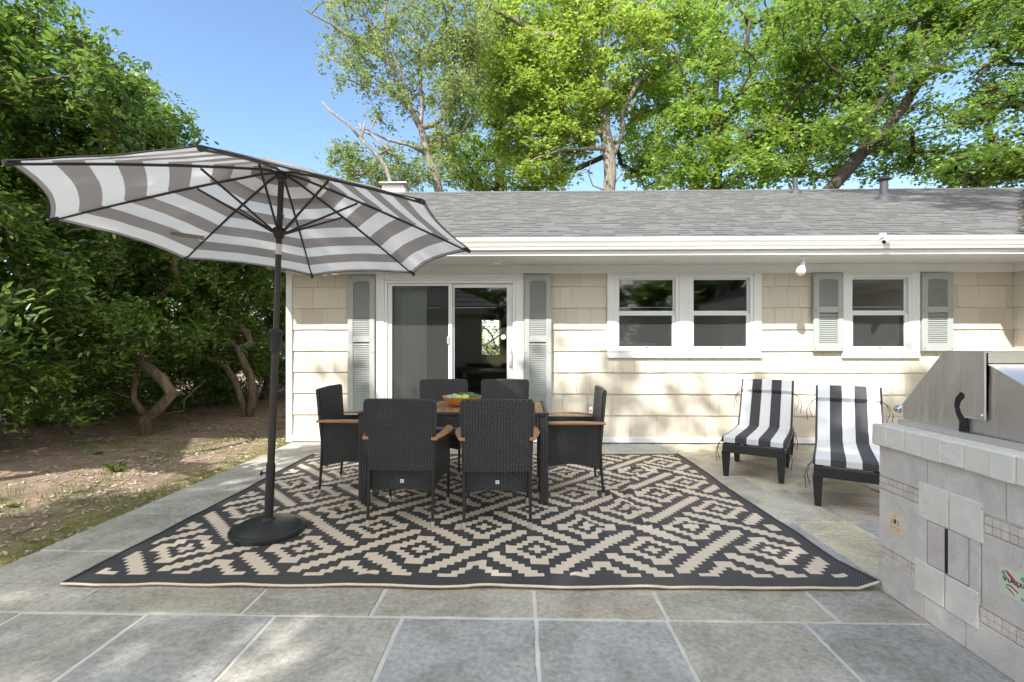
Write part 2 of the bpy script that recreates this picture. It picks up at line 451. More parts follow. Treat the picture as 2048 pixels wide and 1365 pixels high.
# ------------------------------------------------------------------ mesh builder
class MB:
    def __init__(s):
        s.v, s.f, s.mi, s.c = [], [], [], []
        s.col = (1, 1, 1)
        s.m = 0
    def add(s, vs, fs):
        o = len(s.v)
        s.v.extend([tuple(p) for p in vs])
        for f in fs:
            s.f.append(tuple(i + o for i in f))
            s.mi.append(s.m)
            s.c.append(s.col)
        return s
    def hexa(s, p):     # 8 points: bottom 4 (ccw), top 4
        return s.add(p, [(3, 2, 1, 0), (4, 5, 6, 7), (0, 1, 5, 4), (1, 2, 6, 5), (2, 3, 7, 6), (3, 0, 4, 7)])
    def box(s, a, b, rot=None, org=None):
        x0, y0, z0 = a
        x1, y1, z1 = b
        p = [Vector(q) for q in ((x0, y0, z0), (x1, y0, z0), (x1, y1, z0), (x0, y1, z0), (x0, y0, z1), (x1, y0, z1), (x1, y1, z1), (x0, y1, z1))]
        if rot is not None:
            o = Vector(org or (0, 0, 0))
            p = [rot @ (q - o) + o for q in p]
        return s.hexa(p)
    def bbox(s, a, b, bev=.004):      # box with bevelled edges (octagon section on the vertical edges and a chamfered top and bottom)
        x0, y0, z0 = a
        x1, y1, z1 = b
        e = min(bev, (x1 - x0) * .3, (y1 - y0) * .3, (z1 - z0) * .3)
        def ring(i, z):
            return [(x0 + e + i, y0 + i, z), (x1 - e - i, y0 + i, z), (x1 - i, y0 + e + i, z), (x1 - i, y1 - e - i, z),
                    (x1 - e - i, y1 - i, z), (x0 + e + i, y1 - i, z), (x0 + i, y1 - e - i, z), (x0 + i, y0 + e + i, z)]
        v = ring(e, z0) + ring(0, z0 + e) + ring(0, z1 - e) + ring(e, z1)
        fs = [tuple(reversed(range(8))), tuple(range(24, 32))]
        for r in range(3):
            for i in range(8):
                j = (i + 1) % 8
                fs.append((r * 8 + i, r * 8 + j, r * 8 + 8 + j, r * 8 + 8 + i))
        return s.add(v, fs)
    def tube(s, pts, rad, n=10, cap=True, closed=False, sx=1.0):
        pts = [Vector(p) for p in pts]
        k = len(pts)
        if isinstance(rad, (int, float)):
            rad = [rad] * k
        vs, fs = [], []
        prev = None
        for i, p in enumerate(pts):
            if closed:
                d = pts[(i + 1) % k] - pts[i - 1]
            else:
                d = pts[min(i + 1, k - 1)] - pts[max(i - 1, 0)]
            if d.length < 1e-9:
                d = Vector((0, 0, 1))
            d.normalize()
            if prev is None:
                u = d.orthogonal().normalized() if abs(d.z) > .9 else d.cross(Vector((0, 0, 1))).normalized()
            else:
                u = (prev - d * prev.dot(d)).normalized()
            prev = u
            wv = d.cross(u)
            for j in range(n):
                a = 2 * PI * j / n
                vs.append(p + (u * math.cos(a) * sx + wv * math.sin(a)) * rad[i])
        m = k if closed else k - 1
        for i in range(m):
            for j in range(n):
                a, b = i * n + j, i * n + (j + 1) % n
                c, d2 = ((i + 1) % k) * n + (j + 1) % n, ((i + 1) % k) * n + j
                fs.append((a, b, c, d2))
        if cap and not closed:
            fs.append(tuple(reversed(range(n))))
            fs.append(tuple(range((k - 1) * n, k * n)))
        return s.add(vs, fs)
    def lathe(s, prof, n=24, c=(0, 0, 0), ax=None, sx=1, sy=1):
        vs, fs = [], []
        k = len(prof)
        for r, z in prof:
            for j in range(n):
                a = 2 * PI * j / n
                vs.append(Vector((r * math.cos(a) * sx, r * math.sin(a) * sy, z)))
        if ax is not None:
            q = Vector((0, 0, 1)).rotation_difference(Vector(ax).normalized())
            vs = [q @ v for v in vs]
        vs = [v + Vector(c) for v in vs]
        for i in range(k - 1):
            for j in range(n):
                fs.append((i * n + j, i * n + (j + 1) % n, (i + 1) * n + (j + 1) % n, (i + 1) * n + j))
        if prof[0][0] > 1e-6:
            fs.append(tuple(reversed(range(n))))
        if prof[-1][0] > 1e-6:
            fs.append(tuple(range((k - 1) * n, k * n)))
        return s.add(vs, fs)
    def prism(s, poly, a, b, axis='x'):      # polygon extruded between a and b along an axis
        def P(u, v, t):
            return {'x': (t, u, v), 'y': (u, t, v), 'z': (u, v, t)}[axis]
        n = len(poly)
        vs = [P(u, v, a) for u, v in poly] + [P(u, v, b) for u, v in poly]
        fs = [tuple(range(n)), tuple(reversed(range(n, 2 * n)))]
        for i in range(n):
            j = (i + 1) % n
            fs.append((i, i + n, j + n, j))
        return s.add(vs, fs)
    def build(s, name, mats, parent=None, smooth=False, loc=None, uv=False, fixn=True):
        me = bpy.data.meshes.new(name)
        me.from_pydata(s.v, [], s.f)
        if not isinstance(mats, (list, tuple)):
            mats = [mats]
        for m in mats:
            me.materials.append(m)
        me.polygons.foreach_set('material_index', s.mi)
        if fixn:
            import bmesh
            bm = bmesh.new()
            bm.from_mesh(me)
            bmesh.ops.recalc_face_normals(bm, faces=bm.faces)
            bm.to_mesh(me)
            bm.free()
        if any(c != (1, 1, 1) for c in s.c):
            ca = me.color_attributes.new('Col', 'FLOAT_COLOR', 'CORNER')
            arr = np.array([c for p, c in zip(me.polygons, s.c) for _ in range(p.loop_total)], dtype=np.float32)
            arr = np.hstack([arr, np.ones((len(arr), 1), np.float32)])
            ca.data.foreach_set('color', arr.ravel())
        if uv:
            ul = me.uv_layers.new(name='UVMap')
            for p in me.polygons:
                n = p.normal
                a = max(range(3), key=lambda i: abs(n[i]))
                for li in p.loop_indices:
                    q = me.vertices[me.loops[li].vertex_index].co
                    ul.data[li].uv = {0: (q.y, q.z), 1: (q.x, q.z), 2: (q.x, q.y)}[a]
        if smooth:
            me.polygons.foreach_set('use_smooth', [True] * len(me.polygons))
            if smooth != 'all':
                me.set_sharp_from_angle(angle=R(40))
        me.update()
        o = bpy.data.objects.new(name, me)
        COL.objects.link(o)
        if parent is not None:
            o.parent = parent
        if loc is not None:
            o.location = loc
        return o
def empty(name, loc=(0, 0, 0), rz=0, parent=None):
    o = bpy.data.objects.new(name, None)
    o.empty_display_size = .1
    COL.objects.link(o)
    o.location = loc
    o.rotation_euler = (0, 0, rz)
    if parent is not None:
        o.parent = parent
    return o
def tag(o, label=None, cat=None, group=None, kind=None):
    for k, v in (('label', label), ('category', cat), ('group', group), ('kind', kind)):
        if v:
            o[k] = v
    return o
def copy_tree(o, parent=None):
    c = o.copy()
    COL.objects.link(c)
    c.parent = parent
    for ch in list(o.children):
        copy_tree(ch, c)
    return c
def cells(n, s=1.0):
    return n * s

# ------------------------------------------------------------------ ground and patio
def build_ground():
    xs = sorted(set([-300, -150, -80, -45, -30, -22] + list(np.round(np.arange(-18, 12.01, .25), 3)) + [16, 25, 45, 80, 150, 300]))
    ys = sorted(set([-300, -150, -80, -45, -30, -18, -12] + list(np.round(np.arange(-8, 20.01, .25), 3)) + [26, 35, 50, 80, 150, 300, 600]))
    mb = MB()
    vs = []
    for y in ys:
        for x in xs:
            z = -.035 + .03 * mnoise.noise(Vector((x * .8, y * .8, 0))) + .012 * mnoise.noise(Vector((x * 3, y * 3, 5)))
            if x > -3.2 and y < 40:
                z = -.16
            elif x < -4.2:
                z += .05 * min(1, (-4.2 - x) / 2)
            vs.append((x, y, z))
    nx = len(xs)
    fs = [(j * nx + i, j * nx + i + 1, (j + 1) * nx + i + 1, (j + 1) * nx + i) for j in range(len(ys) - 1) for i in range(nx - 1)]
    mb.add(vs, fs)
    o = mb.build('ground', M['ground'], smooth='all')
    tag(o, 'brown dirt yard with moss and scattered dry leaves beside the patio', 'ground', kind='structure')
build_ground()

BLUE, GREY, OLIVE, TAN, PINK = (.25, .265, .28), (.27, .275, .275), (.285, .28, .255), (.42, .385, .285), (.36, .30, .26)
WARM = Vector((1.54, 1.47, 1.38))
def build_patio():
    mb = MB()
    mb.box((-2.985, -4, -.15), (6.1, 6.2, -.0045))
    base = mb.build('mortar_bed', M['mortar'])
    tag(base, 'pale mortar bed showing in the joints of the stone patio', 'mortar', kind='structure')
    mb = MB()
    rows = []
    def row(y0, y1, xs, cols=None):
        for i in range(len(xs) - 1):
            rows.append((xs[i], xs[i + 1], y0, y1, cols[i] if cols else random.choice([GREY, OLIVE, OLIVE, BLUE, TAN])))
    row(-4, 0, [-3, -1.9, -.9, .1, 1.1, 2.2, 3.4])
    row(0, .65, [-3, -2.2, -1.5, -.7, .3, 1.0, 1.9, 3.0])
    row(.65, 1.33, [-3, -2.4, -1.5, -.9, -.2, .5, 1.2, 1.9, 3.0])
    row(1.33, 2.25, [-3, -2.39, -1.78, -1.168, -.568, .058, .663, 1.285, 1.9, 3.0],
        [OLIVE, (.27, .27, .25), (.25, .257, .257), (.285, .283, .265), BLUE, (.25, .265, .275), (.29, .285, .265), (.24, .255, .272), GREY])
    row(2.25, 2.92, [-3, -2.23], [OLIVE])
    row(2.25, 2.86, [-2.23, -1.34, -.72, .055, .67, 1.455, 1.93], [(.25, .245, .21), (.24, .235, .205), (.28, .27, .23), (.30, .275, .235), (.30, .295, .245), (.25, .245, .225)])
    row(2.25, 2.68, [1.93, 2.9, 4.0], [GREY, GREY])
    row(2.86, 4.5, [-2.23, -1.3, -.3, .7, 1.5])
    row(4.5, 5.1, [-2.3, -1.3, -.3, .6, 1.55])
    row(2.92, 3.567, [-3, -2.23], [(.27, .27, .235)])
    row(3.567, 4.18, [-3, -2.62, -2.23], [(.31, .31, .28), OLIVE])
    row(4.18, 4.87, [-3, -2.62, -2.23], [(.29, .29, .265), GREY])
    row(4.87, 5.62, [-3, -2.3], [OLIVE])
    row(5.62, 6.2, [-3, -2.45, -1.6], [GREY, OLIVE])
    row(2.68, 3.516, [1.5, 1.93, 2.34, 3.4, 4.5], [GREY, TAN, GREY, OLIVE])
    row(2.86, 3.516, [1.5, 1.5001], [GREY])
    row(3.516, 4.22, [1.5, 2.32, 3.1, 4.2], [(.37, .36, .31), (.33, .30, .265), GREY])
    row(4.22, 4.69, [1.55, 2.12, 3.05, 4.2, 5.2], [(.35, .31, .28), (.41, .385, .295), (.25, .26, .265), GREY])
    row(4.69, 5.35, [1.55, 2.35, 3.0, 3.9, 5.0, 6.1], [(.36, .345, .29), (.33, .325, .29), GREY, TAN, OLIVE])
    row(5.35, 6.2, [1.75, 2.6, 3.7, 4.6, 6.1], [(.39, .365, .29), OLIVE, (.30, .31, .30), GREY])
    row(5.1, 5.62, [-2.3, -1.2, -.2, .7, 1.55])
    row(5.62, 6.2, [-1.6, -.6, .4, 1.02, 1.75], [OLIVE, GREY, (.35, .325, .28), (.25, .275, .28)])
    for x0, x1, y0, y1, c in rows:
        if x1 - x0 < .01:
            continue
        g = .0085 if y1 < 2.9 else .0045
        g = g * 1.1 if y1 < 2.3 else g
        k = random.uniform(.95, 1.06)
        mb.col = tuple(v * k * q for v, q in zip(c, WARM))
        n = max(2, int((x1 - x0) / .06)), max(2, int((y1 - y0) / .06))
        dz = random.uniform(-.003, .003)
        # a slab with slightly uneven cut edges: outline ring, chamfer, top
        ring = []
        jit = lambda a, b: .0065 * mnoise.noise(Vector((a * 9 + x0 * 7, b * 9 + y0 * 5, 1)))
        for i in range(n[0]):
            ring.append((x0 + (x1 - x0) * i / n[0], y0))
        for i in range(n[1]):
            ring.append((x1, y0 + (y1 - y0) * i / n[1]))
        for i in range(n[0]):
            ring.append((x1 - (x1 - x0) * i / n[0], y1))
        for i in range(n[1]):
            ring.append((x0, y1 - (y1 - y0) * i / n[1]))
        cx, cy = (x0 + x1) / 2, (y0 + y1) / 2
        def sh(p, d):
            sx = max(-1, min(1, (p[0] - cx) / ((x1 - x0) / 2)))
            sy = max(-1, min(1, (p[1] - cy) / ((y1 - y0) / 2)))
            ax = sx * d if abs(sx) > .98 else sx * d * .6
            ay = sy * d if abs(sy) > .98 else sy * d * .6
            return p[0] - ax + jit(*p), p[1] - ay + jit(p[1], p[0])
        m = len(ring)
        vs = [(*sh(p, g), -.05) for p in ring] + [(*sh(p, g), -.004 + dz) for p in ring] + [(*sh(p, g + .005), dz) for p in ring]
        fs = [tuple(2 * m + i for i in range(m))]
        for r in range(2):
            for i in range(m):
                j = (i + 1) % m
                fs.append((r * m + i, r * m + j, r * m + m + j, r * m + m + i))
        mb.add(vs, fs)
    o = mb.build('patio', M['stone'], fixn=True)
    tag(o, 'bluestone patio of large rectangular slabs with mortar joints', 'patio', kind='structure')
build_patio()

# ------------------------------------------------------------------ rug
S = .03625
def rug_white(i, j):
    x, y = i - 9, j - 12
    if i < 2 or i > 115 or j < 3 or j > 81:
        return False
    # nearest diamond centre
    a, b = x + y, x - y
    ca, cb = round(a / 20) * 20, round(b / 20) * 20
    dx, dy = ((a - ca) + (b - cb)) / 2, ((a - ca) - (b - cb)) / 2
    l1 = abs(dx) + abs(dy)
    cj, ci = 12 + (ca - cb) / 2, 9 + (ca + cb) / 2
    if l1 <= 1 and 4 < cj < 80 and 4 < ci < 114:
        return True
    if 4 <= l1 <= 5 or (l1 == 6 and max(abs(dx), abs(dy)) == 5):
        return True
    am, bm_ = (a - 10) / 20, (b - 10) / 20
    na, nb = math.floor(am + .5), math.floor(bm_ + .5)
    da, db = a - 10 - 20 * na, b - 10 - 20 * nb
    par = (na + nb) % 2 != 0
    if -1 <= da <= 1:
        if not (abs(db) <= 3 and not par):
            return True
    if -1 <= db <= 1:
        if not (abs(da) <= 3 and par):
            return True
    return False
RUG = [Vector((-2.43, 2.49)), Vector((1.835, 2.545)), Vector((1.76, 5.60)), Vector((-2.40, 5.47))]
def rug_xy(u, v):
    return (RUG[0] * (1 - u) + RUG[1] * u) * (1 - v) + (RUG[3] * (1 - u) + RUG[2] * u) * v
def ridge(x, y, p, q, wd, h, ln=.25):
    p, q = Vector(p), Vector(q)
    d = q - p
    t = max(0, min(1, (Vector((x, y)) - p).dot(d) / d.length_squared))
    c = p + d * t
    c += Vector((-d.y, d.x)).normalized() * .03 * math.sin(t * 9 + p.x * 5)
    r = (Vector((x, y)) - c).length
    e = min(1, t / ln, (1 - t) / ln) if 0 < t < 1 else 0
    return h * math.exp(-(r / wd) ** 2) * e
RIDGES = [((-2.4, 3.0), (-1.5, 3.1), .03, .016), ((-1.6, 2.9), (-1.2, 4.3), .04, .02), ((.55, 3.0), (.35, 3.9), .035, .022), ((1.0, 3.05), (.6, 4.4), .035, .026),
          ((.4, 3.38), (1.7, 3.32), .03, .018), ((.3, 4.1), (1.6, 4.2), .03, .02), ((.7, 3.5), (1.3, 5.3), .03, .02), ((-.3, 2.5), (-.1, 3.2), .035, .012),
          ((.25, 2.5), (.35, 3.1), .035, .014), ((-2.3, 4.3), (-1.2, 4.2), .03, .018), ((.9, 4.9), (1.7, 4.8), .03, .016), ((.1, 4.6), (1.5, 5.0), .03, .016), ((-.9, 2.5), (-.7, 3.2), .03, .01)]
def rug_z(x, y):
    z = .010
    for a, b, wd, h in RIDGES:
        z += ridge(x, y, a, b, wd * 1.0, h * .9)
    z += .006 * max(0, mnoise.noise(Vector((x * 2.2, y * 2.2, 3)))) + .0035 * (1 + mnoise.noise(Vector((x * 7, y * 7, 8))))
    return z
def build_rug():
    mb = MB()
    SUB = 3
    nx, ny = 118 * SUB, 84 * SUB
    vs = []
    for j in range(ny + 1):
        for i in range(nx + 1):
            u, v = i / nx, j / ny
            p = rug_xy(u, v)
            ex = .012 * mnoise.noise(Vector((u * 9, v * 7, 0))) + .02 * mnoise.noise(Vector((u * 3, v * 3, 9)))
            ey = .014 * mnoise.noise(Vector((u * 12, v * 5, 4)))
            x, y = p.x + ex, p.y + ey
            z = rug_z(x, y)
            if j < 4:
                z += .012 * max(0, mnoise.noise(Vector((u * 16, 0, 2)))) * (1 - j / 4)
            if u > .975 and v < .1:
                z += .035 * (u - .975) / .025 * (1 - v / .1)
            vs.append((x, y, z))
    fs, mi = [], []
    for j in range(ny):
        for i in range(nx):
            a = j * (nx + 1) + i
            fs.append((a, a + 1, a + nx + 2, a + nx + 1))
            mi.append(1 if rug_white(i // SUB, j // SUB) else 0)
    mb.add(vs, fs)
    mb.mi = mi
    o = mb.build('outdoor_rug', [M['rug_dark'], M['rug_light']], smooth='all', fixn=False)
    tag(o, 'large black and beige outdoor rug with stepped diamond pattern under the dining set', 'rug')
    # hems: front and back pale, sides dark
    for nm, idx, mt, r in (('hem', [(i, 0) for i in range(0, nx + 1)], M['rug_light'], .007), ('hem', [(i, ny) for i in range(0, nx + 1)], M['rug_light'], .008),
                           ('edging', [(0, j) for j in range(0, ny + 1)], M['rug_dark'], .008), ('edging', [(nx, j) for j in range(0, ny + 1)], M['rug_dark'], .008)):
        h = MB()
        pts = [Vector(vs[j * (nx + 1) + i]) + Vector((0, -.006 if idx[0][1] == 0 and nm == 'hem' else 0, .001)) for i, j in idx]
        h.tube(pts, r, 6, sx=1.0)
        h.v = [(x, y, max(z, .003)) for x, y, z in h.v]
        h.build(nm, mt, o, smooth='all')
build_rug()
RZ = lambda x, y: rug_z(x, y) + .002

# ------------------------------------------------------------------ house
WY = 6.2
house = empty('house', (0, WY, 0))
tag(house, 'single storey cream shingled house with grey asphalt roof and white trim', 'house')
def hb(mb, name, mat, parent=house, **k):      # build in world coordinates under the house
    o = mb.build(name, mat, parent, **k)
    base = parent
    off = Vector((0, 0, 0))
    while base is not None:
        off += Vector(base.location)
        base = base.parent
    o.location = -off
    return o
def build_house():
    # openings in the front wall: x0,x1,z0,z1
    OPN = [(-1.80, -.09, .07, 2.06), (1.17, 1.965, 1.19, 2.13), (2.12, 2.90, 1.19, 2.13), (4.108, 4.872, 1.19, 2.13)]
    mb = MB()
    Y0, Y1 = WY + .03, WY + .15
    xs = [-3.04]
    for a in OPN:
        mb.box((xs[-1], Y0, 0), (a[0], Y1, 2.30))
        if a[2] > .1:
            mb.box((a[0], Y0, 0), (a[1], Y1, a[2]))
        mb.box((a[0], Y0, a[3]), (a[1], Y1, 2.30))
        xs.append(a[1])
    mb.box((xs[-1], Y0, 0), (6.10, Y1, 2.30))
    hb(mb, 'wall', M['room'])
    mb = MB()      # other outer walls, floor, ceiling, gables
    mb.box((-3.04, Y1, 0), (-2.90, 14.0, 2.30))
    mb.box((-2.90, 13.86, 0), (-1.2, 14.0, 2.30))
    mb.box((-.66, 13.86, 0), (12.0, 14.0, 2.30))
    mb.box((-1.2, 13.86, 0), (-.66, 14.0, .95))
    mb.box((-1.2, 13.86, 1.95), (-.66, 14.0, 2.30))
    mb.box((6.16, -2.5, 0), (6.30, WY + .03, 2.30))
    mb.box((12.0, -2.5, 0), (12.14, 14.0, 2.30))
    mb.box((6.30, -2.5, 0), (12.0, -2.36, 2.30))
    mb.prism([(6.25, 2.302), (14.0, 2.302), (9.85, 4.08)], -3.04, -2.94)
    hb(mb, 'side_wall', M['siding'])
    mb = MB()
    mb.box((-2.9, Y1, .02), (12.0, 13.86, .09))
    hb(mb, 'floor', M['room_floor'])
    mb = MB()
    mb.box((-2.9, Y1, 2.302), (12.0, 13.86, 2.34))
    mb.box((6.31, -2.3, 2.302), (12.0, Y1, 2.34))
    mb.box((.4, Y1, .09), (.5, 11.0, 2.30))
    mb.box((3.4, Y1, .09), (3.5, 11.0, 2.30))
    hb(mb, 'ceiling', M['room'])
    # shingle siding
    mb = MB()
    wing, left = MB(), MB()
    heads = [(c, c + .274) for c in np.arange(.085, 2.2, .2745)]
    cuts = [(-1.904, .006, 0, 2.3), (1.066, 3.009, 1.09, 2.3), (4.013, 4.972, 1.098, 2.3)]
    def shingles(x0, x1, z0, z1, yb, flip=False):
        x = x0
        wob = random.uniform(0, 9)
        while x < x1 - .001:
            wd = random.choice([.14, .18, .22, .27, .33, .12, .40])
            nx_ = min(x + wd, x1)
            if x1 - nx_ < .07:
                nx_ = x1
            g = random.choice([.0006, .0009, .0014, .0024])
            dz = random.uniform(-.0025, .0025)
            t = .024 + random.uniform(-.003, .003)
            pts = [(x + g, yb - t, z0 + dz), (nx_ - g, yb - t, z0 + dz), (nx_ - g, yb, z0 + dz), (x + g, yb, z0 + dz),
                   (x + g, yb - .006, z1), (nx_ - g, yb - .006, z1), (nx_ - g, yb, z1), (x + g, yb, z1)]
            if flip:      # on the wing wall, facing -X
                pts = [(6.16 - (yb - q[1]) - 0.0, q[0], q[2]) for q in pts]
                pts = [pts[k] for k in (0, 3, 2, 1, 4, 7, 6, 5)]
            (wing if flip else left if x1 < -1.8 else mb).hexa(pts)
            x = nx_
    for z0, z1 in heads:
        z1 = min(z1, 2.19)
        segs = [(-3.0, 6.155)]
        for c in cuts:
            if c[2] <= z0 + .14:
                segs = [s2 for s in segs for s2 in ((s[0], min(s[1], c[0])), (max(s[0], c[1]), s[1])) if s2[1] - s2[0] > .01]
        for a, b in segs:
            shingles(a, b, z0, z1, WY + .03)
        shingles(-2.5, WY + .015, z0, z1, WY, True)
    hb(wing, 'siding', M['siding'])
    hb(left, 'siding', M['siding'])
    hb(mb, 'siding', M['siding'])
    # trim
    mb = MB()
    mb.bbox((-3.075, WY - .015, .0), (-3.0, WY + .06, 2.172), .004)
    mb.box((-3.08, WY + .06, 0), (-3.041, WY + .15, 2.17))
    hb(mb, 'corner_board', M['white'])
    mb = MB()
    mb.bbox((-2.998, WY - .012, .012), (-1.906, WY + .03, .083), .004)
    mb.bbox((.008, WY - .012, .012), (6.12, WY + .03, .083), .004)
    hb(mb, 'skirt_board', M['white'])
    mb = MB()
    mb.bbox((-3.08, WY - .014, 2.172), (6.13, WY + .03, 2.281), .004)
    mb.bbox((6.118, -2.5, 2.172), (6.16, WY - .016, 2.281), .004)
    hb(mb, 'frieze', M['white'])
    mb = MB()
    mb.box((-3.35, 5.50, 2.2805), (5.60, WY + .03, 2.298))
    mb.box((5.60, -2.7, 2.2805), (6.2, WY + .03, 2.298))
    hb(mb, 'soffit', M['soffit'])
    mb = MB()
    mb.box((-3.36, 5.478, 2.272), (5.58, 5.499, 2.45))
    mb.box((5.582, -2.8, 2.272), (5.60, 5.44, 2.45))
    mb.box((-3.36, 5.50, 2.272), (-3.34, 13.9, 2.30))
    hb(mb, 'fascia', M['white'])
    # K style gutter
    prof = [(5.477, 2.328), (5.432, 2.328), (5.428, 2.336), (5.428, 2.352), (5.418, 2.366), (5.404, 2.398), (5.390, 2.420), (5.385, 2.440),
            (5.385, 2.458), (5.397, 2.458), (5.397, 2.450), (5.398, 2.430), (5.412, 2.400), (5.434, 2.366), (5.434, 2.338), (5.477, 2.338)]
    mb = MB()
    mb.prism(prof, -3.36, 5.585)
    hb(mb, 'gutter', M['gutter'])
    mb = MB()
    prof2 = [(x + .104, z) for x, z in prof]
    prof2 = [(5.581 - (5.477 - y), z) for y, z in prof]
    mb.prism(prof2, -2.8, 5.38, 'y')
    hb(mb, 'gutter', M['gutter'])
    # roof decks
    sl = (4.33 - 2.455) / (9.8 - 5.42)
    zr = lambda y: 2.455 + sl * (y - 5.42)
    mb = MB()
    mb.prism([(5.47, 2.452), (9.8, 4.30), (14.2, 2.42), (14.2, 2.34), (9.8, 4.2), (5.55, 2.36)], -3.36, 12.0)
    mb.prism([(5.56, 2.44), (9.86, 4.26), (12.4, 3.2), (12.4, 3.1), (9.86, 4.1), (5.65, 2.36)], -2.8, 5.38, 'y')
    hb(mb, 'roof_deck', M['dark'])
    mb = MB()
    def tabs(x0f, x1f, along='x'):
        n = 36
        ds = (9.8 - 5.40) / n
        for k in range(n):
            y0, y1 = 5.40 + ds * k, 5.40 + ds * (k + 1)
            xa, xb = x0f(y0), x1f(y0)
            x = xa - random.uniform(0, .3)
            while x < xb:
                wd = random.uniform(.07, .24)
                a, b = max(x, xa), min(x + wd, xb)
                x += wd
                if b - a < .01:
                    continue
                h = random.choice([.004, .005, .006, .011, .012])
                ya = y0 - random.choice([0, 0, .012])
                pts = []
                for (X, Y, H) in ((a, ya, 0), (b, ya, 0), (b, y1 + .03, 0), (a, y1 + .03, 0), (a, ya, h + .003), (b, ya, h + .003), (b, y1 + .03, .001), (a, y1 + .03, .001)):
                    Z = zr(Y) + H + .006
                    pts.append((X, Y, Z) if along == 'x' else (Y + .06, X, Z))
                if along != 'x':
                    pts = [pts[q] for q in (0, 3, 2, 1, 4, 7, 6, 5)]
                mb.hexa(pts)
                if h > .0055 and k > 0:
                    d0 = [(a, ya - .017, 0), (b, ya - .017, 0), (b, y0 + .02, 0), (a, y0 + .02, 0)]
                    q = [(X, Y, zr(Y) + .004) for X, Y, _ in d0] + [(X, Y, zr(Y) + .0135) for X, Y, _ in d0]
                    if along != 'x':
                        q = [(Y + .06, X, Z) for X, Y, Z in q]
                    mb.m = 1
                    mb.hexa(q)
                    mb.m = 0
    tabs(lambda y: -3.38, lambda y: min(10.5, 5.46 + (y - 5.40)))
    tabs(lambda y: -2.8, lambda y: 5.40 + (y - 5.40), 'y')
    # ridge caps
    x = -3.4
    while x < 11:
        for s in (-1, 1):
            mb.hexa([(x, 9.8 if s > 0 else 9.66, zr(9.66) + .015 if s < 0 else 4.33 + .012), (x + .22, 9.8 if s > 0 else 9.66, zr(9.66) + .015 if s < 0 else 4.33 + .012),
                     (x + .22, 9.94 if s > 0 else 9.8, 4.33 + .012 if s < 0 else zr(9.66) + .015), (x, 9.94 if s > 0 else 9.8, 4.33 + .012 if s < 0 else zr(9.66) + .015),
                     (x, 9.8 if s > 0 else 9.66, zr(9.66) + .03 if s < 0 else 4.33 + .032), (x + .2, 9.8 if s > 0 else 9.66, zr(9.66) + .03 if s < 0 else 4.33 + .032),
                     (x + .2, 9.94 if s > 0 else 9.8, 4.33 + .032 if s < 0 else zr(9.66) + .03), (x, 9.94 if s > 0 else 9.8, 4.33 + .032 if s < 0 else zr(9.66) + .03)])
        x += .215
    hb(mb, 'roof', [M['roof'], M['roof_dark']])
    # chimney
    ch = MB()
    ch.bbox((-2.96, 9.98, 3.9), (-2.46, 10.4, 4.50), .01)
    c = hb(ch, 'chimney', M['siding'])
    mb = MB()
    mb.bbox((-3.0, 9.95, 4.60), (-2.42, 10.45, 4.63), .006)
    hb(mb, 'cap', M['silver'], c)
    mb = MB()
    for i in range(15):
        x = -2.94 + .46 * i / 14
        mb.tube([(x, 10.0, 4.50), (x, 10.0, 4.60)], .0045, 4)
        y = 10.0 + .38 * i / 14
        mb.tube([(-2.48, y, 4.50), (-2.48, y, 4.60)], .0045, 4)
    for z in (4.52, 4.54, 4.56, 4.58):
        mb.tube([(-2.94, 9.998, z), (-2.48, 9.998, z)], .0045, 4)
    mb.box((-2.94, 10.30, 4.50), (-2.48, 10.31, 4.60))
    hb(mb, 'mesh_screen', M['silver'], c)
    # pipes
    def pipe(u, Y, r, top, cap):
        X = (u - 1047) / F * Y
        z = zr(Y)
        p = MB()
        p.lathe([(r, z - .1), (r, top)], 14, (X, Y, 0))
        o = hb(p, 'vent_pipe', M['flash'], smooth=True)
        b = MB()
        b.lathe([(r * 2.6, z - r * 1.2 + .01), (r * 2.4, z + .03), (r * 1.3, z + .09), (r * 1.05, z + .10)], 18, (X, Y, 0))
        hb(b, 'boot', M['flash'], o, smooth=True)
        if cap:
            b = MB()
            b.lathe([(r * .9, top - .02), (r * 1.75, top), (r * 1.75, top + .02), (.01, top + .085)], 8, (X, Y, 0))
            hb(b, 'cap', M['black_metal'], o)
    pipe(1583.5, 9.3, .044, 4.42, False)
    pipe(1755, 8.35, .062, 4.05, True)
    # windows
    def window(x0, x1, gx0, gx1, last=None):
        z0, z1 = 1.094, 2.172
        r = MB()
        t0, t1 = WY - .022, WY + .03
        r.bbox((x0, t0, z0), (x1, t1, z0 + .10), .004)
        wn = None
        return r
    def unit(gx0, gx1, cushion=False):
        fr = MB()      # vinyl frame ring
        y0, y1 = WY - .012, WY + .09
        z0, z1 = 1.195, 2.125
        fr.bbox((gx0 - .02, y0, z0 - .02), (gx0 + .02, y1, z1 + .02), .003)
        fr.bbox((gx1 - .02, y0, z0 - .02), (gx1 + .02, y1, z1 + .02), .003)
        fr.bbox((gx0 + .0205, y0, z0 - .02), (gx1 - .0205, y1, z0 + .014), .003)
        fr.bbox((gx0 + .0205, y0, z1 - .012), (gx1 - .0205, y1, z1 + .02), .003)
        f = hb(fr, 'window', M['vinyl'])
        s = MB()      # sashes
        zm = 1.664
        s.bbox((gx0 + .021, WY + .03, zm - .004), (gx1 - .021, WY + .055, zm + .030), .003)
        s.bbox((gx0 + .021, WY + .03, z1 - .035), (gx1 - .021, WY + .055, z1 - .0125), .003)
        for xa in (gx0 + .021, gx1 - .043):
            s.bbox((xa, WY + .03, zm + .0305), (xa + .022, WY + .055, z1 - .0355), .003)
        hb(s, 'sash', M['vinyl'], f)
        s = MB()
        s.bbox((gx0 + .021, WY + .002, zm - .030), (gx1 - .021, WY + .028, zm - .006), .003)
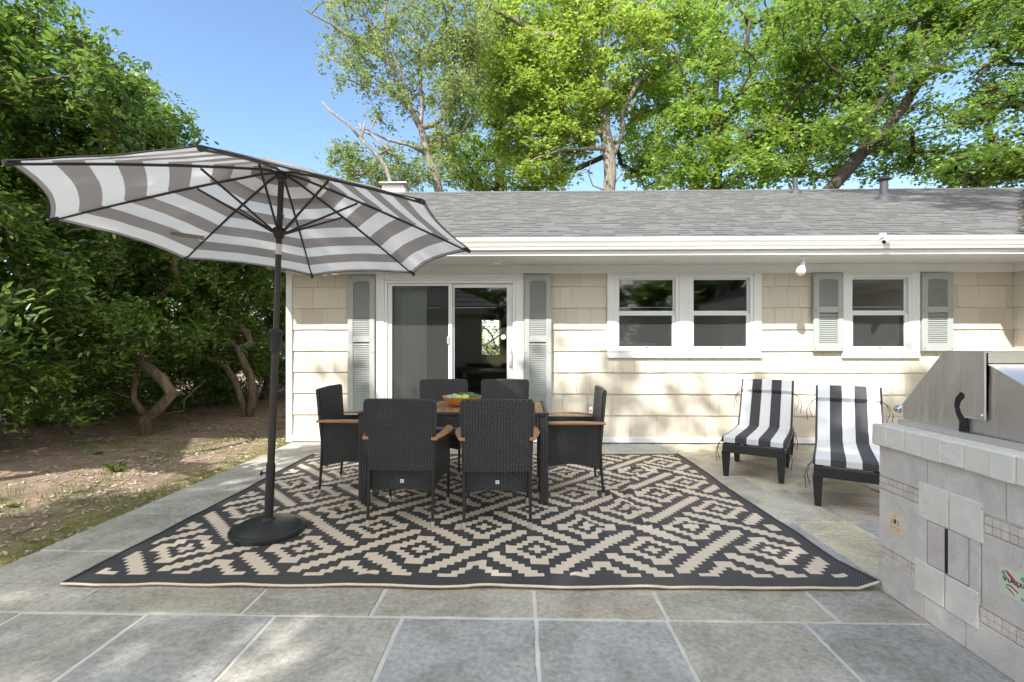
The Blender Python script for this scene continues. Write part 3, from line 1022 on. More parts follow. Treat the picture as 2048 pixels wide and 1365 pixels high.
        s.bbox((gx0 + .021, WY + .002, z0 + .0145), (gx1 - .021, WY + .028, z0 + .045), .003)
        s.bbox((gx0 + .021, WY + .002, z0 + .046), (gx0 + .036, WY + .028, zm - .031), .003)
        s.bbox((gx1 - .062, WY + .002, z0 + .046), (gx1 - .021, WY + .028, zm - .031), .003)
        hb(s, 'sash', M['vinyl'], f)
        g = MB()
        g.box((gx0 + .02, WY + .046, zm + .01), (gx1 - .02, WY + .048, z1 - .02))
        g.box((gx0 + .02, WY + .060, z0 + .02), (gx1 - .02, WY + .062, zm + .01))
        hb(g, 'pane', M['glass'], f)
        g = MB()
        g.box((gx0 + .02, WY + .0145, z0 + .03), (gx1 - .03, WY + .0155, zm - .01))
        hb(g, 'insect_screen', M['screen'], f)
        k = MB()
        xm = (gx0 + gx1) / 2
        k.bbox((xm - .012, WY - .003, z0 + .022), (xm + .012, WY + .0015, z0 + .038), .002)
        hb(k, 'latch', M['dark'], f)
    def casing(x0, x1, mull):
        y0, y1 = WY - .024, WY + .03
        r = MB()
        r.bbox((x0, y0, 1.092), (x1, y1, 1.172), .004)
        r.bbox((x0, y0, 1.1722), (x0 + .10, y1, 2.172), .004)
        r.bbox((x1 - .10, y0, 1.1722), (x1, y1, 2.172), .004)
        r.bbox((x0 + .1002, y0, 2.147), (x1 - .1002, y1, 2.172), .004)
        if mull:
            r.bbox((mull[0], y0, 1.1722), (mull[1], y1, 2.1468), .004)
        hb(r, 'window_casing', M['white'])
        r = MB()
        r.bbox((x0 + .012, WY - .034, 1.172), (x1 - .012, WY - .0245, 1.186), .003)
        hb(r, 'window_sill', M['white'])
    casing(1.066, 3.009, (1.972, 2.112))
    casing(4.013, 4.972, None)
    unit(1.186, 1.953)
    unit(2.130, 2.890)
    unit(4.122, 4.858)
    # shutters
    def shutter(x0, x1, z0, z1, mids, arch=True):
        y0, y1 = WY - .052, WY - .020
        fr = MB()
        sw = .068
        fr.bbox((x0, y0, z0), (x0 + sw, y1, z1), .004)
        fr.bbox((x1 - sw, y0, z0), (x1, y1, z1), .004)
        zs = [z0] + mids + [z1]
        rails = [(z0, z0 + .09)] + [(m - .035, m + .035) for m in mids] + [(z1 - .075, z1)]
        for a, b in rails:
            fr.bbox((x0 + sw, y0 + .002, a), (x1 - sw, y1 - .002, b), .003)
        xa, xb = x0 + sw, x1 - sw       # arched head: a curved board under the top rail
        n = 10
        top = z1 - .07
        poly = [(xa, top)] + [(xa + (xb - xa) * i / n, top - .004 - .014 * (1 - math.sin(PI * i / n))) for i in range(n + 1)] + [(xb, top)]
        fr.prism(poly, y0 + .003, y1 - .003, 'y')
        sh = hb(fr, 'shutter', M['sage'])
        lv = MB()
        for (a, b), (c, d) in zip(rails[:-1], rails[1:]):
            z = b + .012
            while z < c - .008:
                ca, sa = .014, .010
                lv.hexa([(xa, y0 + .006, z - sa), (xb, y0 + .006, z - sa), (xb, y1 - .004, z + sa - .003), (xa, y1 - .004, z + sa - .003),
                         (xa, y0 + .006, z - sa + .006), (xb, y0 + .006, z - sa + .006), (xb, y1 - .004, z + sa + .003), (xa, y1 - .004, z + sa + .003)])
                z += .0235
        hb(lv, 'louvers', M['sage'], sh)
        for x in (x0 + .02, x1 - .02):
            for z in (z0 + .03, (z0 + z1) / 2 + .02, z1 - .03):
                sc_ = MB()
                sc_.lathe([(.006, 0), (.006, .003), (.001, .004)], 8, (x, y0 - .0005, z), (0, -1, 0))
                hb(sc_, 'screw', M['dark'], sh)
    shutter(3.640, 4.008, 1.182, 2.160, [1.70])
    shutter(4.978, 5.354, 1.182, 2.160, [1.70])
    shutter(-2.256, -1.908, .13, 2.150, [1.33])
    shutter(.010, .356, .13, 2.150, [1.33])
    # sliding door
    d = MB()
    y0, y1 = WY - .022, WY + .03
    d.bbox((-1.904, y0, 0), (-1.79, y1, 2.172), .004)
    d.bbox((-.10, y0, 0), (.006, y1, 2.172), .004)
    d.bbox((-1.7898, y0, 2.09), (-.1002, y1, 2.172), .004)
    hb(d, 'door_casing', M['white'])
    d = MB()
    y0, y1 = WY - .012, WY + .12
    d.bbox((-1.7898, y0, .02), (-1.755, y1, 2.0898), .003)
    d.bbox((-.137, y0, .02), (-.1002, y1, 2.0898), .003)
    d.bbox((-1.7548, y0, 2.052), (-.1372, y1, 2.0898), .003)
    d.bbox((-1.7548, y0, .02), (-.1372, y1, .07), .003)
    door = hb(d, 'sliding_door', M['vinyl'])
    p = MB()      # left, fixed and screened leaf; right, sliding leaf
    p.bbox((-1.754, WY + .01, .071), (-1.700, WY + .04, 2.05), .003)
    p.bbox((-.968, WY + .01, .071), (-.918, WY + .04, 2.05), .003)
    p.bbox((-1.6998, WY + .01, 2.02), (-.9682, WY + .04, 2.05), .003)
    p.bbox((-1.6998, WY + .01, .071), (-.9682, WY + .04, .15), .003)
    lf = hb(p, 'screen_leaf', M['vinyl'], door)
    p = MB()
    p.bbox((-.915, WY + .045, .071), (-.895, WY + .08, 2.05), .003)
    p.bbox((-.215, WY + .045, .071), (-.138, WY + .08, 2.05), .003)
    p.bbox((-.8948, WY + .045, 2.0), (-.2152, WY + .08, 2.05), .003)
    p.bbox((-.8948, WY + .045, .071), (-.2152, WY + .08, .16), .003)
    hb(p, 'glass_leaf', M['vinyl'], door)
    g = MB()
    g.box((-.8948, WY + .060, .16), (-.2152, WY + .064, 2.0))
    g.box((-1.755, WY + .088, .09), (-.93, WY + .092, 2.04))
    hb(g, 'pane', M['glass'], door)
    g = MB()
    g.box((-1.70, WY + .024, .15), (-.968, WY + .0255, 2.02))
    hb(g, 'insect_screen', M['screen'], door)
    h = MB()
    h.tube([(-.172, WY + .045, .99), (-.172, WY - .01, 1.0), (-.176, WY - .03, 1.04), (-.186, WY - .034, 1.10), (-.176, WY - .03, 1.16), (-.172, WY - .01, 1.20), (-.172, WY + .045, 1.21)], .013, 10)
    h.bbox((-.192, WY + .035, .97), (-.152, WY + .0448, 1.23), .004)
    hb(h, 'handle', M['white'], door, smooth=True)
    h = MB()
    h.bbox((-.985, WY - .006, 1.27), (-.950, WY + .0098, 1.37), .003)
    hb(h, 'latch', M['silver'], door)
    h = MB()
    h.lathe([(.034, 0), (.034, .0015)], 6, (-.262, WY + .058, 1.36), (0, -1, 0))
    hb(h, 'sticker', M['sticker'], door)
build_house()

# things inside seen through the panes
cu = MB()
pts = []
for i in range(60):
    x = -1.79 + .50 * i / 59
    pts.append((x, WY + .22 + .006 * math.sin(i * .55)))
n = len(pts)
cu.add([(x, y, .12) for x, y in pts] + [(x, y, 2.1) for x, y in pts] + [(x, y + .004, .12) for x, y in pts] + [(x, y + .004, 2.1) for x, y in pts],
       [(i, i + 1, n + i + 1, n + i) for i in range(n - 1)] + [(2 * n + i + 1, 2 * n + i, 3 * n + i, 3 * n + i + 1) for i in range(n - 1)])
tag(cu.build('curtain', M['curtain'], smooth='all', fixn=False), 'pale green curtain behind the left half of the sliding door', 'curtain')
cb = MB()
cb.bbox((1.20, WY + .20, 1.16), (1.78, WY + .60, 1.29), .03)
tag(cb.build('cushion', M['blue_cushion'], smooth=True), 'bluish cushion lying inside behind the screen of the left kitchen window', 'cushion')
dk = MB()
dk.bbox((-1.1, 8.3, .76), (.2, 9.2, .80), .008)
ro = dk.build('indoor_table', M['acacia'])
for x in (-1.05, .09):
    for y in (8.35, 9.09):
        q = MB(); q.bbox((x, y, .09), (x + .06, y + .06, .759), .004); q.build('leg', M['acacia'], ro)
tag(ro, 'brown wooden table dimly seen indoors through the right door pane', 'table')

# small fittings
def fitting(name, label, cat, loc, group=None):
    o = empty(name, loc)
    tag(o, label, cat, group)
    return o
o = fitting('ceiling_light', 'round white flush light on the soffit above the sliding door', 'light', (-.33, 5.86, 2.28))
b = MB(); b.lathe([(.075, 0), (.078, -.006), (.074, -.012)], 24); b.build('trim_ring', M['white'], o, smooth=True)
b = MB(); b.lathe([(.062, -.012), (.058, -.030), (.035, -.042), (.001, -.046)], 24); b.build('lens', M['bulb'], o, smooth=True)
o = fitting('security_camera', 'white bullet security camera fixed to the gutter on the right', 'camera', (3.93, 5.385, 2.41))
b = MB(); b.bbox((-.035, -.008, .02), (.035, .004, .075), .004); b.tube([(0, 0, .04), (0, -.03, .035), (0, -.05, .01)], .012, 8); b.build('bracket', M['white'], o, smooth=True)
b = MB(); ax = Vector((-.80, -.52, -.42)).normalized()
b.lathe([(.022, -.07), (.027, -.06), (.027, .07), (.024, .076)], 16, (0, -.06, -.01), ax); b.build('housing', M['white'], o, smooth=True)
b = MB(); b.lathe([(.022, .0762), (.020, .0775), (.001, .078)], 16, (0, -.06, -.01), ax); b.build('lens', M['lens'], o, smooth=True)
def floodlight(loc, heads, label, group=None):
    o = fitting('floodlight', label, 'floodlight', loc, group)
    b = MB(); b.lathe([(.055, 0), (.055, -.018), (.03, -.028), (.001, -.03)], 18); b.build('base', M['white'], o, smooth=True)
    for d in heads:
        d = Vector(d).normalized()
        b = MB()
        b.tube([Vector((0, 0, -.02)), d * .05 + Vector((0, 0, -.03))], .011, 8)
        c = d * .05 + Vector((0, 0, -.03))
        b.lathe([(.018, 0), (.024, .01), (.026, .05), (.045, .075), (.047, .082)], 18, c, d)
        h = b.build('lamp_head', M['white'], o, smooth=True)
        b = MB(); b.lathe([(.040, .0), (.050, .025), (.048, .06), (.03, .078), (.001, .082)], 18, c + d * .078, d)
        b.build('bulb', M['bulb'], h, smooth=True)
floodlight((3.22, 5.62, 2.28), [(-.30, -.15, -.75)], 'white spotlight hanging from the soffit left of the single window')
floodlight((-2.32, 5.85, 2.28), [(.25, -.5, -.45), (-.25, -.45, -.45)], 'pair of white floodlight heads under the eave at the umbrella edge')
o = fitting('outlet_box', 'grey weatherproof outlet box on the shingles behind the right chair', 'outlet', (.852, 6.183, .43))
b = MB(); b.bbox((-.040, -.042, -.075), (.040, .004, .075), .012); b.build('box', M['hose'], o, smooth=True)
b = MB(); b.bbox((-.020, -.047, -.035), (.020, -.0422, .045), .003); b.build('cover', M['sticker'], o)
b = MB(); b.bbox((-.010, -.0495, -.02), (.010, -.0472, .01), .001); b.build('label', M['ink_red'], o)

# ------------------------------------------------------------------ umbrella
def build_umbrella():
    apex = Vector((-1.623, 3.207, 2.444))
    nrm = Vector((.012, .0754, .997)).normalized()
    Rr, h, rot = 1.283, .464, 4.177
    e1 = Vector((0, 1, 0)).cross(nrm).normalized()
    e2 = nrm.cross(e1)
    root = empty('patio_umbrella', (-1.72, 3.20, RZ(-1.72, 3.2)))
    tag(root, 'large tilting market umbrella with grey and white striped canopy and dark pole', 'umbrella')
    O = Vector(root.location)
    def ub(mb, name, mat, par=root, **k):
        o = mb.build(name, mat, par, **k)
        o.location = -O if par is root else (0, 0, 0)
        return o
    def pt(k, t, lift=0):      # point on rib k at fraction t
        a = rot - k * PI / 4
        d = e1 * math.cos(a) + e2 * math.sin(a)
        s = t
        drop = h * (s * .86 + .14 * s * s)
        return apex + d * Rr * s - nrm * (drop - lift)
    # canopy: 8 gores x stripes
    bands = [.045, .147, .239, .331, .423, .515, .607, .699, .791, .883, .976, 1.0]      # band edges
    m0 = MB()
    NU = 12
    def surf(k, t, u):
        p, q = pt(k, t), pt(k + 1, t)
        c = p.lerp(q, u)
        s = 4 * u * (1 - u)
        inw = (apex - nrm * h * t - c)
        inw -= nrm * inw.dot(nrm)
        c = c + inw.normalized() * (.055 * s * t ** 3)      # scalloped inward edge
        c = c - nrm * (-.018 * s * t) + nrm * (.03 * s * t * (1 - t) * -1)
        return c + nrm * (.012 + .005 * mnoise.noise(Vector((c.x * 6, c.y * 6, 4))) * min(1, t * 1.5))
    for k in range(8):
        ts, mi = [], []
        for bi in range(len(bands) - 1):
            nsub = 3
            for j in range(nsub):
                ts.append(bands[bi] + (bands[bi + 1] - bands[bi]) * j / nsub)
                mi.append(bi)
        ts.append(1.0)
        vs = [surf(k, t, u / NU) for t in ts for u in range(NU + 1)]
        o0 = len(m0.v)
        m0.v.extend([tuple(v) for v in vs])
        for r in range(len(ts) - 1):
            for u in range(NU):
                a = o0 + r * (NU + 1) + u
                m0.f.append((a, a + 1, a + NU + 2, a + NU + 1))
                m0.c.append((1, 1, 1))
    # stripes counted from the rim: grey hem, white, grey, white ...
    m0.mi = []
    nb_ = len(bands) - 1
    for k in range(8):
        for bi in range(nb_):
            for j in range(3):
                m0.mi.extend([1 if bi == nb_ - 1 else (nb_ - 2 - bi) % 2] * NU)
    can = ub(m0, 'canopy', [M['can_white'], M['can_grey']], smooth='all')
    e = MB()      # piped rim
    rim = [surf(k, 1.0, u / NU) for k in range(8) for u in range(NU)]
    e.tube(rim, .0042, 6, closed=True)
    ub(e, 'hem', M['bronze'], can, smooth='all')
    v = MB()      # vent cap
    vs, fs = [], []
    rings = [.02, .14, .27]
    for t in rings:
        for k in range(8):
            for u in range(6):
                vs.append(pt(k, t).lerp(pt(k + 1, t), u / 6) + nrm * (.026 + .012 * (t / .27)))
    for r in range(2):
        for i in range(48):
            j = (i + 1) % 48
            fs.append((r * 48 + i, r * 48 + j, r * 48 + 48 + j, r * 48 + 48 + i))
    v.add(vs, fs)
    ub(v, 'vent_cap', M['can_white'], can, smooth='all')
    foot = Vector((-1.708, 3.20, O.z))
    axis = (apex - nrm * .02 - foot)
    A = lambda t: foot + axis * t
    p = MB()
    p.tube([A(.36), A(.975)], .019, 14)
    ub(p, 'pole', M['bronze'], smooth=True)
    p = MB()
    p.tube([A(.13), A(.555)], .0235, 14)
    ub(p, 'lower_pole', M['bronze'], smooth=True)
    c = MB()
    c.lathe([(.026, -.06), (.033, -.055), (.040, .06), (.047, .07), (.047, .085), (.040, .09), (.024, .095)], 18, A(.525), axis)
    ub(c, 'tilt_collar', M['black_plastic'], smooth=True)
    s = MB()
    s.lathe([(.0195, 0), (.0197, .001), (.0197, .068), (.0195, .069)], 16, A(.772), axis)
    ub(s, 'warning_label', M['sticker'], smooth=True)
    s = MB()
    s.bbox((-.004, -.021, .0), (.004, -.0198, .008), .001)
    hub_c = apex - nrm * .035
    hb_ = MB()
    hb_.lathe([(.026, -.035), (.038, -.02), (.040, .005), (.03, .02)], 16, hub_c, nrm)
    ub(hb_, 'hub', M['bronze'], smooth=True)
    run_c = A(.835)
    hb_ = MB()
    hb_.lathe([(.024, -.045), (.030, -.035), (.040, -.005), (.044, .012), (.040, .022), (.026, .03)], 16, run_c, axis)
    ub(hb_, 'runner', M['bronze'], smooth=True)
    cr = MB()
    for k in range(8):
        rb = MB()
        pts = [hub_c.lerp(pt(k, .04, -.01), .8)] + [pt(k, t, -.006) for t in (.1, .3, .5, .7, .85, .985)]
        rb.tube(pts, [.0085, .0085, .0085, .0085, .0075, .007, .006], 8)
        r_ = ub(rb, 'rib', M['bronze'], smooth=True)
        tp = MB()
        tip = pt(k, 1.0, .0)
        d = (tip - pt(k, .9)).normalized()
        tp.tube([tip - d * .055, tip + d * .004], [.011, .014], 8)
        ub(tp, 'tip', M['black_plastic'], r_, smooth=True)
        st = MB()
        st.tube([run_c + (pt(k, .4) - apex).normalized() * .03, pt(k, .385, -.02)], .0075, 8)
        ub(st, 'strut', M['bronze'], smooth=True)
    tie = MB()      # fabric tie hanging below one panel
    a_, b_ = surf(1, .80, .62), surf(1, .72, .95)
    tie.add([a_ + Vector((0, 0, -.02)), b_ + Vector((0, 0, -.02)), b_ + Vector((0, 0, -.055)), a_ + Vector((0, 0, -.045))], [(0, 1, 2, 3)])
    ub(tie, 'tie_strap', M['can_grey'], can)
    cord = MB()
    q = A(.86)
    cord.tube([q + Vector((.02, -.02, -.03)), q + Vector((.03, -.02, .02)), q + Vector((.04, -.02, .05))], .003, 5)
    ub(cord, 'cord', M['black_plastic'])
    # base
    b = MB()
    b.lathe([(.232, .0), (.238, .008), (.238, .034), (.230, .040), (.216, .040), (.208, .046), (.180, .066), (.13, .083), (.07, .090), (.045, .092), (.043, .101), (.034, .104)], 48, foot)
    ub(b, 'base', M['black_plastic'], smooth=True)
    b = MB()
    b.tube([foot + Vector((0, 0, .09)), A(.19)], .0285, 16)
    ub(b, 'sleeve', M['black_metal'], smooth=True)
    b = MB()
    b.tube([A(.165) + Vector((-.02, 0, 0)), A(.165) + Vector((-.05, -.01, 0))], .006, 8)
    b.lathe([(.008, 0), (.016, .004), (.016, .014), (.006, .018)], 12, A(.165) + Vector((-.048, -.009, 0)), (-1, -.2, 0))
    ub(b, 'knob', M['black_plastic'], smooth=True)
build_umbrella()

# ------------------------------------------------------------------ dining set
def make_chair():
    root = empty('dining_chair')
    def back_y(z):      # rear plane of the chair
        return -.225 - .16 * max(0, z - .40) ** 1.0 * .50 - .02
    # backrest panel (curved very slightly), wicker on both sides
    b = MB()
    n, m = 10, 8
    vf, vb = [], []
    for j in range(m + 1):
        z = .385 + (.872 - .385) * j / m
        hw = .222 + .020 * (j / m)
        for i in range(n + 1):
            s = -1 + 2 * i / n
            bow = .010 * (1 - s * s)
            y = back_y(z) - bow
            vf.append((s * hw, y + .028, z))
            vb.append((s * hw, y - .004, z))
    o = (n + 1) * (m + 1)
    fs = []
    for j in range(m):
        for i in range(n):
            a = j * (n + 1) + i
            fs.append((a + 1, a, a + n + 1, a + n + 2))
            fs.append((o + a, o + a + 1, o + a + n + 2, o + a + n + 1))
    for i in range(n):
        fs.append((i, i + 1, o + i + 1, o + i))
        a = m * (n + 1) + i
        fs.append((a + 1, a, o + a, o + a + 1))
    for j in range(m):
        a = j * (n + 1)
        fs.append((a, o + a, o + a + n + 1, a + n + 1))
        a += n
        fs.append((o + a, a, a + n + 1, o + a + n + 1))
    b.add(vf + vb, fs)
    b.build('backrest', M['wicker'], root, uv=True)
    t = MB()      # wrapped top and side edges
    t.tube([(-.226, back_y(.39) + .012, .385), (-.243, back_y(.872) + .012, .852), (-.236, back_y(.872) + .011, .870), (0, back_y(.872) + .002, .875),
            (.236, back_y(.872) + .011, .870), (.243, back_y(.872) + .012, .852), (.226, back_y(.39) + .012, .385)], .013, 8)
    t.build('back_frame', M['wicker'], root, smooth=True, uv=True)
    # arched skirt under the back
    def skirt(pa, pb, ztop, zbot, arch, name, th=.012, nrm=(0, 1, 0)):
        k = MB()
        pa, pb = Vector(pa), Vector(pb)
        nn = Vector(nrm) * th
        N_ = 12
        vs = []
        for i in range(N_ + 1):
            s = i / N_
            p = pa.lerp(pb, s)
            zt = ztop(s) if callable(ztop) else ztop
            zb = zbot + arch * math.sin(PI * s)
            vs += [p + Vector((0, 0, zb)), p + Vector((0, 0, zt)), p + nn + Vector((0, 0, zt)), p + nn + Vector((0, 0, zb))]
        fs = []
        for i in range(N_):
            a = i * 4
            for q in range(4):
                fs.append((a + q, a + (q + 1) % 4, a + 4 + (q + 1) % 4, a + 4 + q))
        fs += [(0, 1, 2, 3), (N_ * 4 + 3, N_ * 4 + 2, N_ * 4 + 1, N_ * 4)]
        k.add(vs, fs)
        return k.build(name, M['wicker'], root, uv=True)
    skirt((-.215, -.215, 0), (.215, -.215, 0), .385, .228, .022, 'rear_skirt')
    skirt((-.225, .235, 0), (.225, .235, 0), .375, .255, .03, 'front_skirt')
    for s in (-1, 1):
        skirt((s * .232, -.236, 0), (s * .245, .262, 0), .597, .235, .045, 'side_panel', nrm=(-s, 0, 0))
    # seat deck and cushion
    k = MB(); k.bbox((-.228, -.20, .365), (.228, .245, .388), .006); k.build('seat', M['wicker'], root, uv=True)
    k = MB()
    k.bbox((-.215, -.195, .389), (.215, .255, .435), .018)
    k.build('cushion', M['grey_cushion'], root, smooth=True)
    # legs
    for s in (-1, 1):
        g = MB(); g.tube([(s * .226, -.243, .585), (s * .226, -.236, .40), (s * .226, -.245, .22), (s * .226, -.262, .03)], [.012, .013, .012, .010], 10)
        lg = g.build('leg', M['black_metal'], root, smooth=True)
        g = MB(); g.tube([(s * .226, -.259, .045), (s * .226, -.262, .0)], [.0135, .0125], 12); g.build('foot_cap', M['silver'], lg, smooth=True)
        g = MB(); g.tube([(s * .238, .252, .585), (s * .236, .252, .25), (s * .232, .262, .03)], [.012, .012, .010], 10)
        lg = g.build('leg', M['black_metal'], root, smooth=True)
        g = MB(); g.tube([(s * .232, .260, .045), (s * .232, .262, .0)], [.0135, .0125], 12); g.build('foot_cap', M['silver'], lg, smooth=True)
        # wooden arm: crescent board
        g = MB()
        n_ = 14
        vs, fs = [], []
        for i in range(n_ + 1):
            u = i / n_
            y = -.275 + .56 * u
            cx = .238 + .040 * math.sin(PI * min(1, u * 1.05))
            w_ = .017 + .013 * math.sin(PI * (u * .75 + .12))
            z = .602 + .012 * math.sin(PI * u) - .006 * u
            for dx, dz in ((-w_, .002), (-w_ + .005, .020), (w_ - .005, .020), (w_, .010), (w_ - .004, 0)):
                vs.append((s * (cx + dx), y, z + dz))
        for i in range(n_):
            for q in range(5):
                fs.append((i * 5 + q, i * 5 + (q + 1) % 5, i * 5 + 5 + (q + 1) % 5, i * 5 + 5 + q))
        fs += [tuple(range(5)), tuple(n_ * 5 + q for q in (4, 3, 2, 1, 0))]
        g.add(vs, fs)
        g.build('armrest', M['arm_wood'], root, smooth=True)
    return root
chair = make_chair()
def maker_tag(c):
    k = MB(); k.bbox((-.012, -.2178, .292), (.013, -.2152, .317), .001)
    s = k.build('maker_tag', M['sticker'], c)
    k = MB(); k.bbox((-.006, -.2190, .297), (-.003, -.2180, .311), .0005); k.bbox((-.003, -.2190, .297), (.006, -.2180, .2995), .0005); k.bbox((-.003, -.2190, .3085), (.005, -.2180, .311), .0005)
    k.bbox((.002, -.2190, .303), (.006, -.2180, .3055), .0005)
    k.build('mark', M['ink_dark'], s)
spots = [((-.838, 3.560), R(-2.0), 'front left wicker dining chair, its back to the viewer, beside the striped umbrella pole'),
         ((-.190, 3.545), R(2.5), 'front right wicker dining chair, its back to the viewer, below the fruit bowl'),
         ((-1.435, 4.21), R(-91), 'wicker dining chair at the left end of the table, seen from its side'),
         ((.392, 4.185), R(89.5), 'wicker dining chair at the right end of the table, near the outlet box'),
         ((-.842, 4.80), R(180), 'rear left wicker dining chair facing us in front of the sliding door'),
         ((-.193, 4.80), R(180), 'rear right wicker dining chair facing us in front of the right door shutter')]
for i, ((x, y), rz, lab) in enumerate(spots):
    c = chair if i == 0 else copy_tree(chair)
    c.location = (x, y, RZ(x, y) + .002)
    c.rotation_euler = (0, 0, rz)
    tag(c, lab, 'chair', 'dining chairs around the table')
    if i == 0:
        first = c
for c in [o for o in COL.objects if o.name.startswith('dining_chair') and o.location.y < 3.7]:
    maker_tag(c)

def build_table():
    x0, x1, y0, y1 = -1.312, .200, 3.79, 4.585
    root = empty('dining_table', ((x0 + x1) / 2, (y0 + y1) / 2, RZ(-.5, 4.2)))
    tag(root, 'rectangular black wicker dining table with brown wooden slat top', 'table')
    O = Vector(root.location)
    def tb(mb, name, mat, **k):
        o = mb.build(name, mat, root, **k)
        o.location = -O
        return o
    zt = .735
    for (xa, ya) in ((x0 + .004, y0 + .004), (x1 - .074, y0 + .004), (x0 + .004, y1 - .074), (x1 - .074, y1 - .074)):
        k = MB(); k.bbox((xa, ya, O.z), (xa + .07, ya + .07, zt - .024), .008); tb(k, 'leg', M['wicker'], uv=True)
    k = MB()
    for (a, b) in (((x0 + .012, y0 + .010), (x1 - .012, y0 + .05)), ((x0 + .012, y1 - .05), (x1 - .012, y1 - .010)), ((x0 + .012, y0 + .0502), (x0 + .05, y1 - .0502)), ((x1 - .05, y0 + .0502), (x1 - .012, y1 - .0502))):
        k.box((a[0], a[1], zt - .115), (b[0], b[1], zt - .026))
    tb(k, 'apron', M['wicker'], uv=True)
    k = MB()
    w_ = .035
    k.bbox((x0, y0, zt - .025), (x1, y0 + w_, zt), .006); k.bbox((x0, y1 - w_, zt - .025), (x1, y1, zt), .006)
    k.bbox((x0, y0 + w_ + .0003, zt - .025), (x0 + w_, y1 - w_ - .0003, zt), .006); k.bbox((x1 - w_, y0 + w_ + .0003, zt - .025), (x1, y1 - w_ - .0003, zt), .006)
    tb(k, 'top_frame', M['wicker'], uv=True)
    k = MB()
    x = x0 + w_ + .004
    nsl = 21
    pitch = (x1 - x0 - 2 * w_ - .008) / nsl
    for i in range(nsl):
        if i in (6, 14):
            continue
        k.bbox((x + i * pitch + .0025, y0 + w_ + .003, zt - .016), (x + (i + 1) * pitch - .0025, y1 - w_ - .003, zt - .001), .002)
    tb(k, 'slats', M['acacia'])
    k = MB()
    k.box((x0 + w_, y0 + w_, zt - .024), (x1 - w_, y1 - w_, zt - .018))
    for i in (6, 14):
        k.bbox((x + i * pitch + .003, y0 + w_ + .003, zt - .0178), (x + (i + 1) * pitch - .003, y1 - w_ - .003, zt - .002), .003)
    tb(k, 'tray', M['black_metal'])
build_table()
ZT = .735 + .000
b = MB()
b.lathe([(.055, 0), (.085, .004), (.125, .025), (.155, .055), (.170, .082), (.172, .085), (.166, .086), (.150, .058), (.118, .030), (.08, .014), (.001, .010)], 40)
bw = b.build('fruit_bowl', M['bowl'], smooth=True, loc=(-.535, 4.20, ZT))
tag(bw, 'round orange wooden bowl of limes and avocados on the table', 'bowl')
fr = [((-.60, 4.20, .085), .036, 'pale_fruit', 'lime', 'pale bluish green fruit at the left side of the bowl', 1.0),
      ((-.645, 4.17, .080), .030, 'pale_fruit', 'lime', 'small pale green fruit lowest at the left rim of the bowl', 1.0),
      ((-.555, 4.13, .082), .035, 'lime', 'lime', 'yellow green lime at the front left of the bowl', 1.15),
      ((-.50, 4.12, .086), .036, 'lime', 'lime', 'yellow green lime at the front centre of the bowl', 1.15),
      ((-.53, 4.22, .092), .037, 'avocado', 'avocado', 'dark avocado behind the limes near the middle of the bowl', 1.3),
      ((-.455, 4.17, .095), .041, 'avocado', 'avocado', 'largest dark green avocado at the right of the bowl', 1.35),
      ((-.415, 4.22, .084), .032, 'avocado', 'avocado', 'small dark green avocado at the far right rim of the bowl', 1.1)]
for (p, r, mt, nm, lab, el) in fr:
    k = MB()
    k.lathe([(r * math.sin(PI * i / 12) * (1 + .08 * math.cos(PI * i / 12)), -r * el * math.cos(PI * i / 12)) for i in range(13)], 18, (0, 0, 0), (random.uniform(-1, 1), random.uniform(-.6, .6), .35))
    o = k.build(nm, M[mt], smooth='all', loc=(p[0], p[1], ZT + p[2] - .012))
    tag(o, lab, nm, 'fruit in the wooden bowl')

